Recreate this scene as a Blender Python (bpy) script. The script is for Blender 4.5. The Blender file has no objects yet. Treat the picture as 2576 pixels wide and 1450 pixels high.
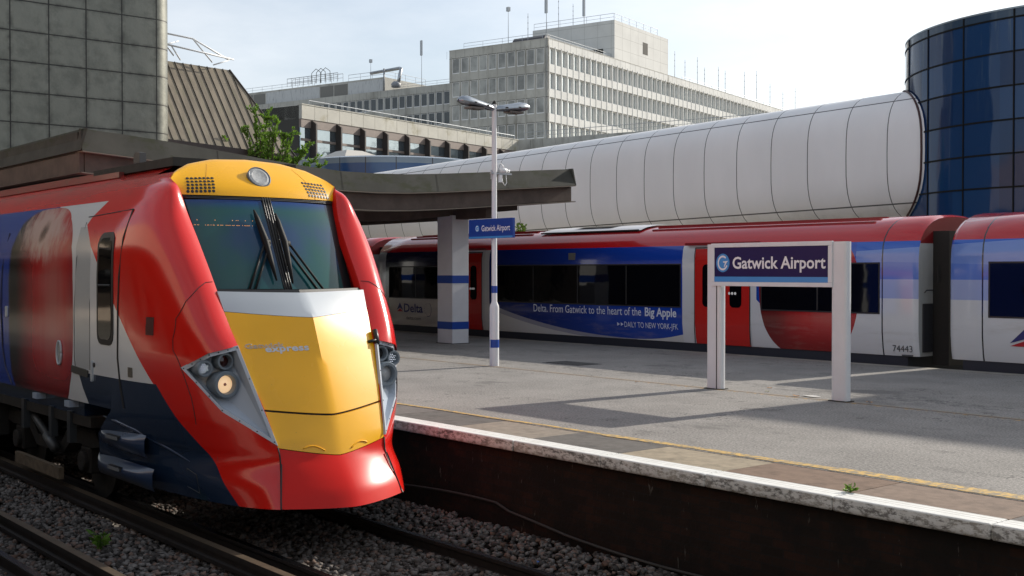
import bpy, bmesh, math, random
import numpy as np
from mathutils import Vector, Matrix
random.seed(7); np.random.seed(7)
S=bpy.context.scene
COL=S.collection
# ---------------- camera ----------------
HX,HV,HZ=0.0,0.0,1.75
cam=bpy.data.cameras.new('camera'); camo=bpy.data.objects.new('camera',cam); COL.objects.link(camo)
cam.sensor_width=36; cam.lens=2950/2576*36; cam.clip_end=3000; cam.clip_start=.1
camo.location=(HX,HV,HZ)
camo.rotation_euler=(math.radians(90)-math.atan(42/2950),0,math.radians(50.5))
S.camera=camo
# ---------------- world + sun ----------------
SUN=Vector((.07,1.97,1)).normalized()      # direction towards the sun
elev=math.asin(SUN.z); azim=math.atan2(SUN.x,SUN.y)
W=bpy.data.worlds.new('World'); S.world=W; W.use_nodes=True
nt=W.node_tree; nt.nodes.clear()
sky=nt.nodes.new('ShaderNodeTexSky'); sky.sky_type='NISHITA'; sky.sun_disc=False
sky.sun_elevation=elev; sky.sun_rotation=azim; sky.air_density=1.0; sky.dust_density=1.6; sky.ozone_density=1.0
tc=nt.nodes.new('ShaderNodeTexCoord')
mp=nt.nodes.new('ShaderNodeMapping'); mp.inputs['Scale'].default_value=(1,1,3.2)
nz=nt.nodes.new('ShaderNodeTexNoise'); nz.inputs['Scale'].default_value=3.2; nz.inputs['Detail'].default_value=7; nz.inputs['Roughness'].default_value=.58
mr=nt.nodes.new('ShaderNodeMapRange'); mr.inputs['From Min'].default_value=.33; mr.inputs['From Max'].default_value=.66
mr.inputs['To Min'].default_value=.38; mr.inputs['To Max'].default_value=.88
hs=nt.nodes.new('ShaderNodeHueSaturation'); hs.inputs['Saturation'].default_value=.36; hs.inputs['Value'].default_value=1.55
mx=nt.nodes.new('ShaderNodeMix'); mx.data_type='RGBA'
bg=nt.nodes.new('ShaderNodeBackground'); bg.inputs['Strength'].default_value=.118
wo=nt.nodes.new('ShaderNodeOutputWorld')
L=nt.links.new
L(tc.outputs['Generated'],mp.inputs['Vector']); L(mp.outputs[0],nz.inputs['Vector']); L(nz.outputs['Fac'],mr.inputs['Value'])
L(sky.outputs[0],hs.inputs['Color']); L(sky.outputs[0],mx.inputs[6]); mc=nt.nodes.new('ShaderNodeMix'); mc.data_type='RGBA'; mc.inputs[0].default_value=.55; mc.inputs[7].default_value=(6.3,6.7,7.2,1); L(hs.outputs[0],mc.inputs[6]); L(mc.outputs[2],mx.inputs[7]); L(mr.outputs[0],mx.inputs[0])
L(mx.outputs[2],bg.inputs['Color']); L(bg.outputs[0],wo.inputs[0])
sun=bpy.data.lights.new('sun','SUN'); sun.energy=4.8; sun.angle=math.radians(.6); sun.color=(1,.93,.82)
suno=bpy.data.objects.new('sun',sun); COL.objects.link(suno); suno.rotation_euler=SUN.to_track_quat('Z','Y').to_euler(); suno.location=(0,60,60)
S.view_settings.view_transform='Standard'; S.view_settings.look='None'; S.view_settings.gamma=1
S.view_settings.exposure=0.2
S.cycles.max_bounces=7; S.cycles.transparent_max_bounces=6

# ---------------- node maths ----------------
class E:
    def __init__(s,nt,v): s.nt=nt; s.v=v
    def _m(s,op,*a,clamp=False):
        n=s.nt.nodes.new('ShaderNodeMath'); n.operation=op; n.use_clamp=clamp
        for i,x in enumerate((s,)+a):
            x=x.v if isinstance(x,E) else x
            if isinstance(x,(int,float)): n.inputs[i].default_value=x
            else: s.nt.links.new(x,n.inputs[i])
        return E(s.nt,n.outputs[0])
    def __add__(s,o): return s._m('ADD',o)
    def __sub__(s,o): return s._m('SUBTRACT',o)
    def __mul__(s,o): return s._m('MULTIPLY',o)
    def __truediv__(s,o): return s._m('DIVIDE',o)
    def gt(s,o): return s._m('GREATER_THAN',o)
    def lt(s,o): return s._m('LESS_THAN',o)
    def abs(s): return s._m('ABSOLUTE')
    def pw(s,o): return s._m('POWER',o)
    def mn(s,o): return s._m('MINIMUM',o)
    def mx(s,o): return s._m('MAXIMUM',o)
    def md(s,o): return s._m('FLOORED_MODULO',o)
    def fl(s): return s._m('FLOOR')
    def sm(s,a,b):
        n=s.nt.nodes.new('ShaderNodeMapRange'); n.interpolation_type='SMOOTHSTEP'
        s.nt.links.new(s.v,n.inputs[0]); n.inputs[1].default_value=a; n.inputs[2].default_value=b
        return E(s.nt,n.outputs[0])
def col3(c): return (c[0],c[1],c[2],1)
def mixc(nt,f,a,b,mode='MIX'):
    n=nt.nodes.new('ShaderNodeMix'); n.data_type='RGBA'; n.blend_type=mode
    f=f.v if isinstance(f,E) else f
    if isinstance(f,(int,float)): n.inputs[0].default_value=f
    else: nt.links.new(f,n.inputs[0])
    for i,c in ((6,a),(7,b)):
        if isinstance(c,tuple): n.inputs[i].default_value=col3(c)
        else: nt.links.new(c,n.inputs[i])
    return n.outputs[2]
def noise(nt,scale,detail=4,rough=.55,sc=(1,1,1),off=0):
    g=nt.nodes.new('ShaderNodeNewGeometry'); m=nt.nodes.new('ShaderNodeMapping'); m.inputs['Scale'].default_value=sc; m.inputs['Location'].default_value=(off,off,off)
    nt.links.new(g.outputs['Position'],m.inputs['Vector'])
    n=nt.nodes.new('ShaderNodeTexNoise'); n.inputs['Scale'].default_value=scale; n.inputs['Detail'].default_value=detail; n.inputs['Roughness'].default_value=rough
    nt.links.new(m.outputs[0],n.inputs['Vector'])
    return E(nt,n.outputs['Fac'])
def pos(nt):
    g=nt.nodes.new('ShaderNodeNewGeometry'); s=nt.nodes.new('ShaderNodeSeparateXYZ'); nt.links.new(g.outputs['Position'],s.inputs[0])
    return E(nt,s.outputs[0]),E(nt,s.outputs[1]),E(nt,s.outputs[2])
MATS={}
def mat(name,c,rough=.5,metal=0.,coat=0.,spec=.5,var=.0,vs=6.,dirt=None,ds=3.,dsc=(1,1,1),dr=(.5,.7),bump=0.,bs=40.,fn=None,emit=None,rvar=0.,sub=0.,bsc=(1,1,1)):
    if name in MATS: return MATS[name]
    m=bpy.data.materials.new(name); m.use_nodes=True; nt=m.node_tree; b=nt.nodes['Principled BSDF']
    c_s=None
    if fn: c_s=fn(nt)
    if var:
        n=noise(nt,vs,5,.6); base=c_s if c_s is not None else tuple(c)
        f=n.sm(.3,.7)
        lo=tuple(x*(1-var) for x in (1,1,1)); hi=tuple(x*(1+var) for x in (1,1,1))
        c_s=mixc(nt,1.0,base,mixc(nt,f,lo,hi),'MULTIPLY')
    if dirt:
        f=noise(nt,ds,7,.65,dsc,off=3.3).sm(dr[0],dr[1])
        c_s=mixc(nt,f,c_s if c_s is not None else tuple(c),tuple(dirt))
    if c_s is None: b.inputs['Base Color'].default_value=col3(c)
    else: nt.links.new(c_s,b.inputs['Base Color'])
    b.inputs['Roughness'].default_value=rough; b.inputs['Metallic'].default_value=metal
    b.inputs['Specular IOR Level'].default_value=spec; b.inputs['Coat Weight'].default_value=coat; b.inputs['Coat Roughness'].default_value=.06
    if rvar:
        r=noise(nt,vs*.7,4,.6,off=9)*rvar+(rough-rvar*.5); nt.links.new(r.v,b.inputs['Roughness'])
    if bump:
        bp=nt.nodes.new('ShaderNodeBump'); bp.inputs['Strength'].default_value=1; bp.inputs['Distance'].default_value=bump
        nt.links.new(noise(nt,bs,4,.6,bsc).v,bp.inputs['Height']); nt.links.new(bp.outputs[0],b.inputs['Normal'])
    if emit: b.inputs['Emission Color'].default_value=col3(emit[0]); b.inputs['Emission Strength'].default_value=emit[1]
    if sub: b.inputs['Transmission Weight'].default_value=0; b.inputs['Subsurface Weight'].default_value=0
    MATS[name]=m; return m
# ---------------- object helpers ----------------
def tag(o,label=None,cat=None,group=None,kind=None):
    if label: o['label']=label
    if cat: o['category']=cat
    if group: o['group']=group
    if kind: o['kind']=kind
    return o
def empty(name,loc,label,cat,group=None):
    o=bpy.data.objects.new(name,None); o.empty_display_size=.2; o.location=loc; COL.objects.link(o)
    return tag(o,label,cat,group)
def wloc(o):
    p=Vector(o.location)
    while o.parent: o=o.parent; p+=Vector(o.location)
    return p
class MB:
    def __init__(s): s.v=[]; s.f=[]; s.m=[]; s.mi=0
    def add(s,vs,fs):
        n=len(s.v); s.v+= [tuple(v) for v in vs]; s.f+=[tuple(i+n for i in f) for f in fs]; s.m+=[s.mi]*len(fs); return s
    def box(s,a,b,M=None):
        x0,y0,z0=a; x1,y1,z1=b
        vs=[(x0,y0,z0),(x1,y0,z0),(x1,y1,z0),(x0,y1,z0),(x0,y0,z1),(x1,y0,z1),(x1,y1,z1),(x0,y1,z1)]
        if M: vs=[tuple(M@Vector(v)) for v in vs]
        return s.add(vs,[(0,3,2,1),(4,5,6,7),(0,1,5,4),(1,2,6,5),(2,3,7,6),(3,0,4,7)])
    def obox(s,P,d,l0,l1,n0,n1,z0,z1):
        """box along horizontal direction d from P; n = normal offset (left of d)"""
        d=Vector((d[0],d[1],0)).normalized(); n=Vector((-d.y,d.x,0)); P=Vector((P[0],P[1],0))
        vs=[]
        for z in (z0,z1):
            for (a,b) in ((l0,n0),(l1,n0),(l1,n1),(l0,n1)):
                q=P+d*a+n*b; vs.append((q.x,q.y,z))
        return s.add(vs,[(0,3,2,1),(4,5,6,7),(0,1,5,4),(1,2,6,5),(2,3,7,6),(3,0,4,7)])
    def prism(s,poly,f,a,b):
        """poly list 2D, f(p,t)->3D, t in (a,b)"""
        n=len(poly); vs=[f(p,a) for p in poly]+[f(p,b) for p in poly]
        return s.add(vs,[tuple(range(n-1,-1,-1)),tuple(range(n,2*n))]+[(i,(i+1)%n,n+(i+1)%n,n+i) for i in range(n)])
    def tube(s,pts,r,n=8,cap=True):
        pts=[Vector(p) for p in pts]; R=r if isinstance(r,(list,tuple)) else [r]*len(pts)
        base=len(s.v); vs=[]; up=None
        for i,p in enumerate(pts):
            t=(pts[min(i+1,len(pts)-1)]-pts[max(i-1,0)]).normalized()
            if up is None: up=Vector((0,0,1)) if abs(t.z)<.9 else Vector((1,0,0))
            a=t.cross(up).normalized(); b=t.cross(a).normalized(); up=b*-1 if False else up
            for k in range(n):
                an=2*math.pi*k/n; vs.append(tuple(p+(a*math.cos(an)+b*math.sin(an))*R[i]))
        fs=[]
        for i in range(len(pts)-1):
            for k in range(n): fs.append((i*n+k,i*n+(k+1)%n,(i+1)*n+(k+1)%n,(i+1)*n+k))
        if cap: fs.append(tuple(range(n-1,-1,-1))); fs.append(tuple((len(pts)-1)*n+k for k in range(n)))
        return s.add(vs,fs)
    def lathe(s,prof,o,axis,n=24):
        """prof list (r,h) along axis from o"""
        axis=Vector(axis).normalized(); o=Vector(o); a=axis.orthogonal().normalized(); b=axis.cross(a)
        vs=[]
        for r,h in prof:
            for k in range(n):
                an=2*math.pi*k/n; vs.append(tuple(o+axis*h+(a*math.cos(an)+b*math.sin(an))*max(r,1e-4)))
        fs=[(i*n+k,i*n+(k+1)%n,(i+1)*n+(k+1)%n,(i+1)*n+k) for i in range(len(prof)-1) for k in range(n)]
        return s.add(vs,fs)
    def grid(s,P,closed=False):
        """P[i][j] 3D points"""
        ni=len(P); nj=len(P[0]); vs=[p for r in P for p in r]
        fs=[(i*nj+j,i*nj+(j+1)%nj,(i+1)*nj+(j+1)%nj,(i+1)*nj+j) for i in range(ni-1) for j in range(nj if closed else nj-1)]
        return s.add(vs,fs)
    def build(s,name,mats,parent=None,smooth=False,bevel=0,auto=None,recalc=True):
        if not isinstance(mats,(list,tuple)): mats=[mats]
        off=wloc(parent) if parent else Vector((0,0,0))
        me=bpy.data.meshes.new(name); me.from_pydata([(v[0]-off.x,v[1]-off.y,v[2]-off.z) for v in s.v],[],s.f)
        for m in mats: me.materials.append(m)
        if len(mats)>1: me.polygons.foreach_set('material_index',s.m)
        if recalc or bevel:
            bm=bmesh.new(); bm.from_mesh(me)
            if recalc: bmesh.ops.recalc_face_normals(bm,faces=bm.faces)
            bm.to_mesh(me); bm.free()
        o=bpy.data.objects.new(name,me); COL.objects.link(o)
        if parent: o.parent=parent
        if smooth or auto:
            me.polygons.foreach_set('use_smooth',[True]*len(me.polygons))
            if auto: me.set_sharp_from_angle(angle=math.radians(auto))
        if bevel:
            md=o.modifiers.new('b','BEVEL'); md.width=bevel; md.segments=2; md.limit_method='ANGLE'; md.angle_limit=math.radians(40)
        me.update(); return o
def struct(name,mb,mats,**k):
    o=mb.build(name,mats,**k); return tag(o,kind='structure')
def copytree(o,parent=None):
    c=o.copy(); COL.objects.link(c); c.parent=parent
    for ch in list(o.children): copytree(ch,c)
    return c
_dg=None
def text2d(txt,bold=.0,res=3,align='LEFT',spacing=1.):
    cu=bpy.data.curves.new('t','FONT'); cu.body=txt; cu.size=1; cu.offset=bold; cu.resolution_u=res; cu.space_character=spacing; cu.fill_mode='BOTH' if False else 'FRONT'
    cu.dimensions='2D'
    o=bpy.data.objects.new('t',cu); COL.objects.link(o)
    dg=bpy.context.evaluated_depsgraph_get(); me=bpy.data.meshes.new_from_object(o.evaluated_get(dg))
    vs=[tuple(v.co)[:2] for v in me.vertices]; fs=[tuple(p.vertices) for p in me.polygons]
    bpy.data.objects.remove(o); bpy.data.curves.remove(cu); bpy.data.meshes.remove(me)
    return vs,fs
def put_text(mb,txt,f,x0,x1,y0,cap,bold=.0,ref=None,spacing=1.):
    """writes txt from x0 to x1, baseline y0, capital height cap, f(x,y)->3D"""
    vs,fs=text2d(txt,bold,spacing=spacing); rv,_=text2d(ref or 'H',bold)
    ch=max(v[1] for v in rv)-min(v[1] for v in rv)
    a=min(v[0] for v in vs); b=max(v[0] for v in vs)
    mb.add([f(x0+(v[0]-a)/(b-a)*(x1-x0),y0+v[1]*cap/ch) for v in vs],fs)
def mirrorv(vs,c): return [(p[0],2*c-p[1],p[2]) for p in vs]
# ======================= SETTING =======================
def tone(nt,c,amt,scale,sc=(1,1,1)):
    f=noise(nt,scale,5,.6,sc).sm(.3,.7)
    return mixc(nt,f,tuple(x*(1-amt) for x in c),tuple(x*(1+amt) for x in c))
def asph(nt):
    x,y,z=pos(nt)
    c=tone(nt,(.225,.211,.196),.22,.9)
    sp=noise(nt,38,4,.75).sm(.36,.66)
    c=mixc(nt,sp,mixc(nt,.5,c,(.07,.07,.07)),mixc(nt,.4,c,(.5,.47,.43)))
    # damp and repair patches with a shape of their own
    wet=noise(nt,.55,6,.7,(1,1.6,1),off=5).sm(.56,.68)
    c=mixc(nt,wet*.5,c,(.07,.068,.066))
    pat=noise(nt,3.5,6,.8,off=12).sm(.52,.66)*.22
    c=mixc(nt,pat,c,(.09,.086,.08))
    gum=noise(nt,9,2,.4,off=21).gt(.735)*.5
    c=mixc(nt,gum,c,(.07,.07,.07))
    cr1=((noise(nt,.9,5,.6,off=31)-.5).abs().lt(.0035))*noise(nt,.5,2,.5,off=7).gt(.52)
    c=mixc(nt,cr1*.75,c,(.05,.048,.045))
    ln=((y-13.42).abs().lt(.075))*noise(nt,2.2,5,.7).sm(.35,.5)
    c=mixc(nt,ln*.75,c,(.27,.2,.13))
    ln2=((y-13.42+noise(nt,3,3)*.05).abs().lt(.03))
    c=mixc(nt,ln2*.8,c,(.05,.045,.04))
    far=((y-14.0-noise(nt,.8,3)*.6).abs().lt(.22))*noise(nt,5,5,.7).sm(.45,.6)
    c=mixc(nt,far*.5,c,(.05,.05,.05))
    ye=((y-13.34).abs().lt(.03))*noise(nt,9,4,.7).sm(.52,.6)*x.gt(-13)
    return mixc(nt,ye*.8,c,(.6,.34,.06))
M_asph=mat('asphalt',(0,0,0),.88,fn=asph,bump=.006,bs=60,spec=.3)
def brickf(nt):
    x,y,z=pos(nt)
    cb=nt.nodes.new('ShaderNodeCombineXYZ'); nt.links.new(x.v,cb.inputs[0]); nt.links.new(z.v,cb.inputs[1])
    b=nt.nodes.new('ShaderNodeTexBrick'); nt.links.new(cb.outputs[0],b.inputs['Vector'])
    b.inputs['Scale'].default_value=1; b.inputs['Brick Width'].default_value=.225; b.inputs['Row Height'].default_value=.075; b.inputs['Mortar Size'].default_value=.006
    b.inputs['Color1'].default_value=(.030,.013,.008,1); b.inputs['Color2'].default_value=(.012,.008,.006,1); b.inputs['Mortar'].default_value=(.014,.012,.011,1)
    c=b.outputs['Color']
    c=mixc(nt,noise(nt,2.3,6,.7,off=2).sm(.38,.62)*.85,c,(.008,.007,.006))
    st=noise(nt,7,6,.7,(2.2,1,.45),off=8).sm(.64,.70)*.45
    return mixc(nt,st,c,(.24,.23,.2))
M_brick=mat('sooty_brick',(0,0,0),.85,fn=brickf,bump=.006,bs=30,spec=.25)
def copef(nt):
    x,y,z=pos(nt)
    top=z.gt(-.012)
    c=mixc(nt,noise(nt,5,5,.7).sm(.35,.75)*.35,(.74,.74,.71),(.46,.44,.40))
    g=((y*1.0).md(.062)).lt(.012)*top*y.gt(7.78)*y.lt(7.95)
    c=mixc(nt,g*.55,c,(.22,.2,.18))
    wear=noise(nt,11,6,.75,(1,1,2)).sm(.45,.58)*(E(nt,top.v)*-.93+1)
    c2=mixc(nt,noise(nt,2.5,3).sm(.4,.6),(.30,.27,.22),(.045,.042,.036))
    c=mixc(nt,wear*.8,c,c2)
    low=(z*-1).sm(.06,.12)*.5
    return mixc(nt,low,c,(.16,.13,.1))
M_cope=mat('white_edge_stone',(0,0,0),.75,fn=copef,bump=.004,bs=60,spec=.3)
M_slabs=[mat('slab_%s'%n,c,.85,var=.14,vs=9,dirt=tuple(x*.6 for x in c),ds=4,dr=(.5,.75),bump=.003,bs=110,spec=.25) for n,c in
  (('grey',(.15,.135,.125)),('beige',(.24,.205,.165)),('dark',(.12,.11,.10)),('tan',(.30,.25,.18)),('brown',(.185,.125,.09)),('rose',(.205,.15,.115)))]
M_conc=mat('old_concrete',(.27,.25,.22),.85,var=.12,vs=3,dirt=(.13,.12,.1),ds=2,dr=(.5,.7),spec=.25)
M_yel=mat('worn_yellow_paint',(0,0,0),.7,fn=lambda nt: mixc(nt,noise(nt,14,6,.75).sm(.44,.56),(.56,.35,.08),(.22,.18,.12)))
def ballf(nt):
    v=noise(nt,21,3,.6).sm(.3,.7); c=mixc(nt,v,(.02,.017,.015),(.08,.07,.06))
    return mixc(nt,noise(nt,1.0,4).sm(.4,.65)*.5,c,(.045,.034,.026))
M_bal=mat('ballast_bed',(0,0,0),.9,fn=ballf,bump=.03,bs=18,spec=.2)
M_soil=mat('distant_ground',(.26,.25,.22),.95,var=.2,vs=.05,spec=.2)
# ground sheet to the horizon
g=MB(); g.box((-1500,-1500,-1.4),(1500,1500,-1.25)); struct('ground',g,M_soil)
g=MB(); g.box((-110,1.0,-1.245),(30,7.79,-1.075)); g.box((-110,19.3,-1.245),(30,22.6,-1.075)); struct('ballast_bed',g,M_bal)
# platform
pf=bpy.data.objects.new('platform',None); COL.objects.link(pf); pf.location=(-10,13.5,0); tag(pf,kind='structure')
g=MB(); g.box((-100,7.79,-1.24),(14,19.28,-.122)); g.build('brick_wall',M_brick,pf)
g=MB(); g.box((-100,8.67,-.12),(14,19.04,0)); g.build('asphalt_surface',M_asph,pf)
g=MB(); g.box((-100,7.72,-.115),(-18.44,8.665,-.001)); g.build('edge_paving',M_conc,pf)
g=MB()
for k in range(26):
    u=-100+k*4.4; g.box((u+.006,19.045,-.12),(u+4.394,19.36,.002))
g.build('far_edge_paving',M_conc,pf)
sl=[2,0,2,0,0,2,1,2,3,4,5,0,5,4,0,1,2,3,0,4,5,2,1]
for k in range(23):
    u0=-18.44+1.3*k
    j=random.uniform(-.004,.004)
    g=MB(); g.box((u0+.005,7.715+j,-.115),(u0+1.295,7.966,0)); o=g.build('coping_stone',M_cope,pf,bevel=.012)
    g=MB(); g.box((u0+.004,7.972,-.115),(u0+1.296,8.664,-.002+j*.4)); g.build('paving_slab',M_slabs[sl[k]],pf,bevel=.004)
# worn yellow line
g=MB(); P=[]
for i in range(400):
    u=-19+i*.06; a=.012*math.sin(u*3)+random.uniform(-.006,.006); w=.075 if u>-6.2 else .05 if u>-9 else .03
    v=8.72+.012*(u+11); w*=1.25
    P.append([(u,v-w+a,.004),(u,v+w+a*.5,.004)])
g.grid(P); g.build('yellow_line',M_yel,pf)
# drain cover
M_iron=mat('dark_cast_iron',(.05,.048,.045),.6,var=.2,vs=30)
dc=empty('drain_cover',(-16.45,15.0,0),'ribbed cast iron drain cover set in the asphalt beyond the lamp post','drain cover')
g=MB(); g.box((-16.95,14.72,.0),(-15.95,15.35,.005)); g.build('frame',M_iron,dc)
g=MB()
for i in range(9): g.box((-16.9+i*.105,14.78,.0055),(-16.84+i*.105,15.29,.012))
g.build('rib',M_iron,dc)
# near platform under the photographer
g=MB(); g.box((-60,-6,-1.24),(20,.9,0)); struct('near_platform',g,M_conc)
# unseen building and canopy added behind the camera, cutting sky fill, bouncing warm light
sb=empty('unseen_light_blocker',(-20,-9,0),'long unseen building with a flat canopy, added behind the near platform to block sky light','building')
g=MB(); g.box((-70,-16,-1.2),(25,-8,9.5)); g.build('wall',mat('blocker_warm_render',(.55,.45,.36),.85,var=.2,vs=3),sb)
for k in range(16):
    g=MB(); g.box((-66+k*5.6,-8.0,.9),(-63.2+k*5.6,-7.96,2.6)); g.build('window',M_conc if False else mat('blocker_window_glass',(.02,.022,.025),.1),sb)
g=MB(); g.box((-70,-7.99,3.5),(25,-1.6,3.85)); g.build('canopy_roof',mat('blocker_canopy_metal',(.06,.05,.045),.7),sb)
for k in range(8):
    g=MB(); g.box((-64+k*11,-4.6,0),(-63.7+k*11,-4.3,3.5)); g.build('canopy_post',mat('blocker_canopy_metal',(.06,.05,.045),.7),sb)
# rails
M_rail=mat('rusty_rail',(.016,.011,.009),.65,var=.3,vs=8,spec=.4)
M_railtop=mat('polished_rail_head',(.2,.2,.21),.25,metal=1.,var=.15,vs=5)
M_crail=mat('conductor_rail_top',(.12,.09,.06),.5,metal=.4,var=.15,vs=7)
M_slp=mat('concrete_sleeper',(.14,.125,.11),.85,var=.2,vs=5)
def rail(v,lab,cond=False,u0=-90,u1=25):
    r=empty('conductor_rail' if cond else 'running_rail',(-10,v,-1.07),lab,'rail')
    if cond: poly=[(-.05,-1.0),(-.05,-.96),(-.02,-.95),(-.02,-.90),(-.042,-.89),(-.042,-.842),(.042,-.842),(.042,-.89),(.02,-.90),(.02,-.95),(.05,-.96),(.05,-1.0)]
    else: poly=[(-.07,-1.065),(-.07,-1.05),(-.012,-1.035),(-.012,-.965),(-.034,-.95),(-.034,-.919),(.034,-.919),(.034,-.95),(.012,-.965),(.012,-1.035),(.07,-1.05),(.07,-1.065)]
    g=MB(); g.prism(poly,lambda p,t:(t,v+p[0],p[1]),u0,u1); g.build('web',M_rail,r)
    zt=-.842 if cond else -.919; w=.04 if cond else .030
    g=MB(); g.box((u0,v-w,zt),(u1,v+w,zt+.004)); g.build('rail_head',M_crail if cond else M_railtop,r)
    if cond:
        g=MB()
        for i in range(20):
            u=-22+i*1.3*1.5; g=MB(); g.lathe([(.05,0),(.075,.02),(.045,.04),(.05,.07)],(u,v,-1.07),(0,0,1),10)
            g.build('insulator',mat('insulator',(.25,.2,.17),.5),r)
rail(5.27,'near running rail in front of the leading train'); rail(6.79,'far running rail beside the brick platform wall')
rail(4.86,'brown conductor rail just outside the leading train’s near wheels',True)
rail(3.31,'polished running rail of the empty track at the lower left corner'); rail(1.80,'running rail nearest the photographer on the empty track')
rail(3.75,'dark conductor rail between the two near tracks',True)
rail(20.1,'near running rail under the wrapped train behind the platform'); rail(21.6,'far running rail under the wrapped train behind the platform')
g=MB()
for i in range(150):
    u=-70+i*.65
    for a,b in ((4.75,7.3),(1.28,3.83),(19.5,22.1)): g.box((u,a,-1.2),(u+.25,b,-1.062))
o=g.build('sleepers',M_slp); tag(o,'concrete sleepers mostly buried in the ballast','sleepers',kind='stuff')
# ballast stones
rng=np.random.default_rng(3)
def stones():
    N=30000
    u=rng.uniform(-18,-6.5,N); v=rng.uniform(2.4,7.75,N)
    keep=(np.abs(v-5.27)>.05)&(np.abs(v-6.79)>.05)&(np.abs(v-3.31)>.05)
    # only where the lens or a step aside could see
    keep&=(v> -0.35*(u+6.5)-.5-2.0)|(v>0)
    u=u[keep];v=v[keep];N=len(u)
    r=rng.uniform(.016,.034,N)
    mid=np.exp(-((v-6.03)/.45)**2)*-.0
    sh=np.clip((v-7.05)/.5,0,1)*.10+np.clip((5.0-np.abs(v-4.3)*1)-4.55,0,.3)*.12
    z=-1.07+sh+rng.uniform(0,.035,N)
    cube=np.array([(-1,-1,-1),(1,-1,-1),(1,1,-1),(-1,1,-1),(-1,-1,1),(1,-1,1),(1,1,1),(-1,1,1)],float)
    V=cube[None]*(1+rng.uniform(-.55,.1,(N,8,3)))
    ax=rng.normal(size=(N,3)); ax/=np.linalg.norm(ax,axis=1)[:,None]; an=rng.uniform(0,6.28,N)
    c=np.cos(an)[:,None,None];s_=np.sin(an)[:,None,None]; k=ax[:,None,:]
    V=V*c+np.cross(k,V)*s_+k*(np.sum(k*V,2,keepdims=True))*(1-c)
    V*=r[:,None,None]*np.stack([rng.uniform(.8,1.2,N),rng.uniform(.8,1.2,N),rng.uniform(.6,.9,N)],1)[:,None,:]
    V+=np.stack([u,v,z],1)[:,None,:]
    F=np.array([(0,3,2,1),(4,5,6,7),(0,1,5,4),(1,2,6,5),(2,3,7,6),(3,0,4,7)])
    F=(F[None]+np.arange(N)[:,None,None]*8).reshape(-1,4)
    me=bpy.data.meshes.new('ballast_stones'); me.vertices.add(N*8); me.vertices.foreach_set('co',V.reshape(-1))
    me.loops.add(len(F)*4); me.polygons.add(len(F)); me.polygons.foreach_set('loop_start',np.arange(len(F))*4)
    me.loops.foreach_set('vertex_index',F.reshape(-1)); me.update(calc_edges=True); me.validate()
    def stf(nt):
        gg=nt.nodes.new('ShaderNodeNewGeometry'); rr=E(nt,gg.outputs['Random Per Island'])
        c=mixc(nt,rr.sm(0,1),(.045,.038,.034),(.20,.18,.165))
        c=mixc(nt,(rr*7.3).md(1).gt(.82)*.6,c,(.20,.11,.075))
        x,y,z=pos(nt)
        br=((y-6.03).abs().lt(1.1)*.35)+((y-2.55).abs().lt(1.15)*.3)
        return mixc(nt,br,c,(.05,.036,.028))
    me.materials.append(mat('granite_ballast',(0,0,0),.85,fn=stf,spec=.3))
    o=bpy.data.objects.new('ballast_stones',me); COL.objects.link(o); tag(o,'loose grey and pinkish granite ballast between the rails','ballast',kind='stuff')
stones()

# ======================= CANOPY =======================
M_cup=mat('canopy_grey_cladding',(.055,.056,.047),.75,var=.2,vs=1.5,dirt=(.035,.04,.02),ds=1.2,dsc=(1,1,2.2),dr=(.5,.66),spec=.3)
M_clo=mat('canopy_brown_steel',(.095,.073,.06),.65,var=.2,vs=3,dirt=(.16,.065,.03),ds=1.5,dr=(.62,.75),spec=.3)
M_dark=mat('dark_soffit',(.02,.018,.016),.9)
ca=empty('platform_canopy',(-22,13.4,3.2),'long brown steel butterfly canopy dipping in the middle over the platform','canopy')
CP=[(7.38,4.30),(8.2,4.245),(9.11,4.17),(10.0,4.08),(10.93,3.98),(11.9,3.885),(12.75,3.83),(13.6,3.825),(14.4,3.85),(15.18,3.90),(16.2,3.98),(17.16,4.06),(18.2,4.145),(19.25,4.23)]
def band(g,P,ua,ub,dt,db,lean=0.):
    n=len(P); A=[]
    for (v,z) in P: A.append([(ua+0,v,z+dt),(ua,v,z+db),(ub,v,z+db),(ub,v,z+dt)])
    g.grid([[(ua-lean,v,z+dt),(ua,v,z+db),(ub,v,z+db),(ub,v,z+dt)] for v,z in P],closed=True)
    a=P[0];b=P[-1]
    for v,z in (a,b): g.add([(ua-lean,v,z+dt),(ua,v,z+db),(ub,v,z+db),(ub,v,z+dt)],[(0,1,2,3)])
g=MB(); band(g,CP,-20.95,-21.12,0,-.40,.10); g.build('upper_fascia',M_cup,ca,auto=20)
for i in (3,6,9,11):
    v,z=CP[i]; g=MB(); g.grid([[(-20.945,v-.007,z-.40),(-20.945,v+.007,z-.40)],[(-21.045,v-.007,z-.01),(-21.045,v+.007,z-.01)]]); g.build('fascia_joint',M_dark,ca)
g=MB(); band(g,CP[0:],-20.93,-21.3,-.405,-.425); band(g,CP,-20.98,-21.3,-.78,-.80); g.build('drip_trim',mat('pale_drip_trim',(.2,.17,.13),.5),ca)
g=MB(); band(g,[(v*.985+.2,z) for v,z in CP],-21.08,-21.25,-.43,-.775); g.build('lower_fascia',M_clo,ca,auto=20)
g=MB(); band(g,CP,-21.2,-95,-.05,-.42); g.build('roof_deck',M_cup,ca)
g=MB()
for v,z,s in ((7.36,4.30,-1),(19.27,4.23,1)):
    g.prism([(v,z-.40),(v+s*.03,z-.40),(v-s*.07,z),(v-s*.12,z)],lambda p,t:(t,p[0],p[1]),-20.96,-95)
g.build('side_fascia',M_cup,ca)
g=MB()
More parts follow.
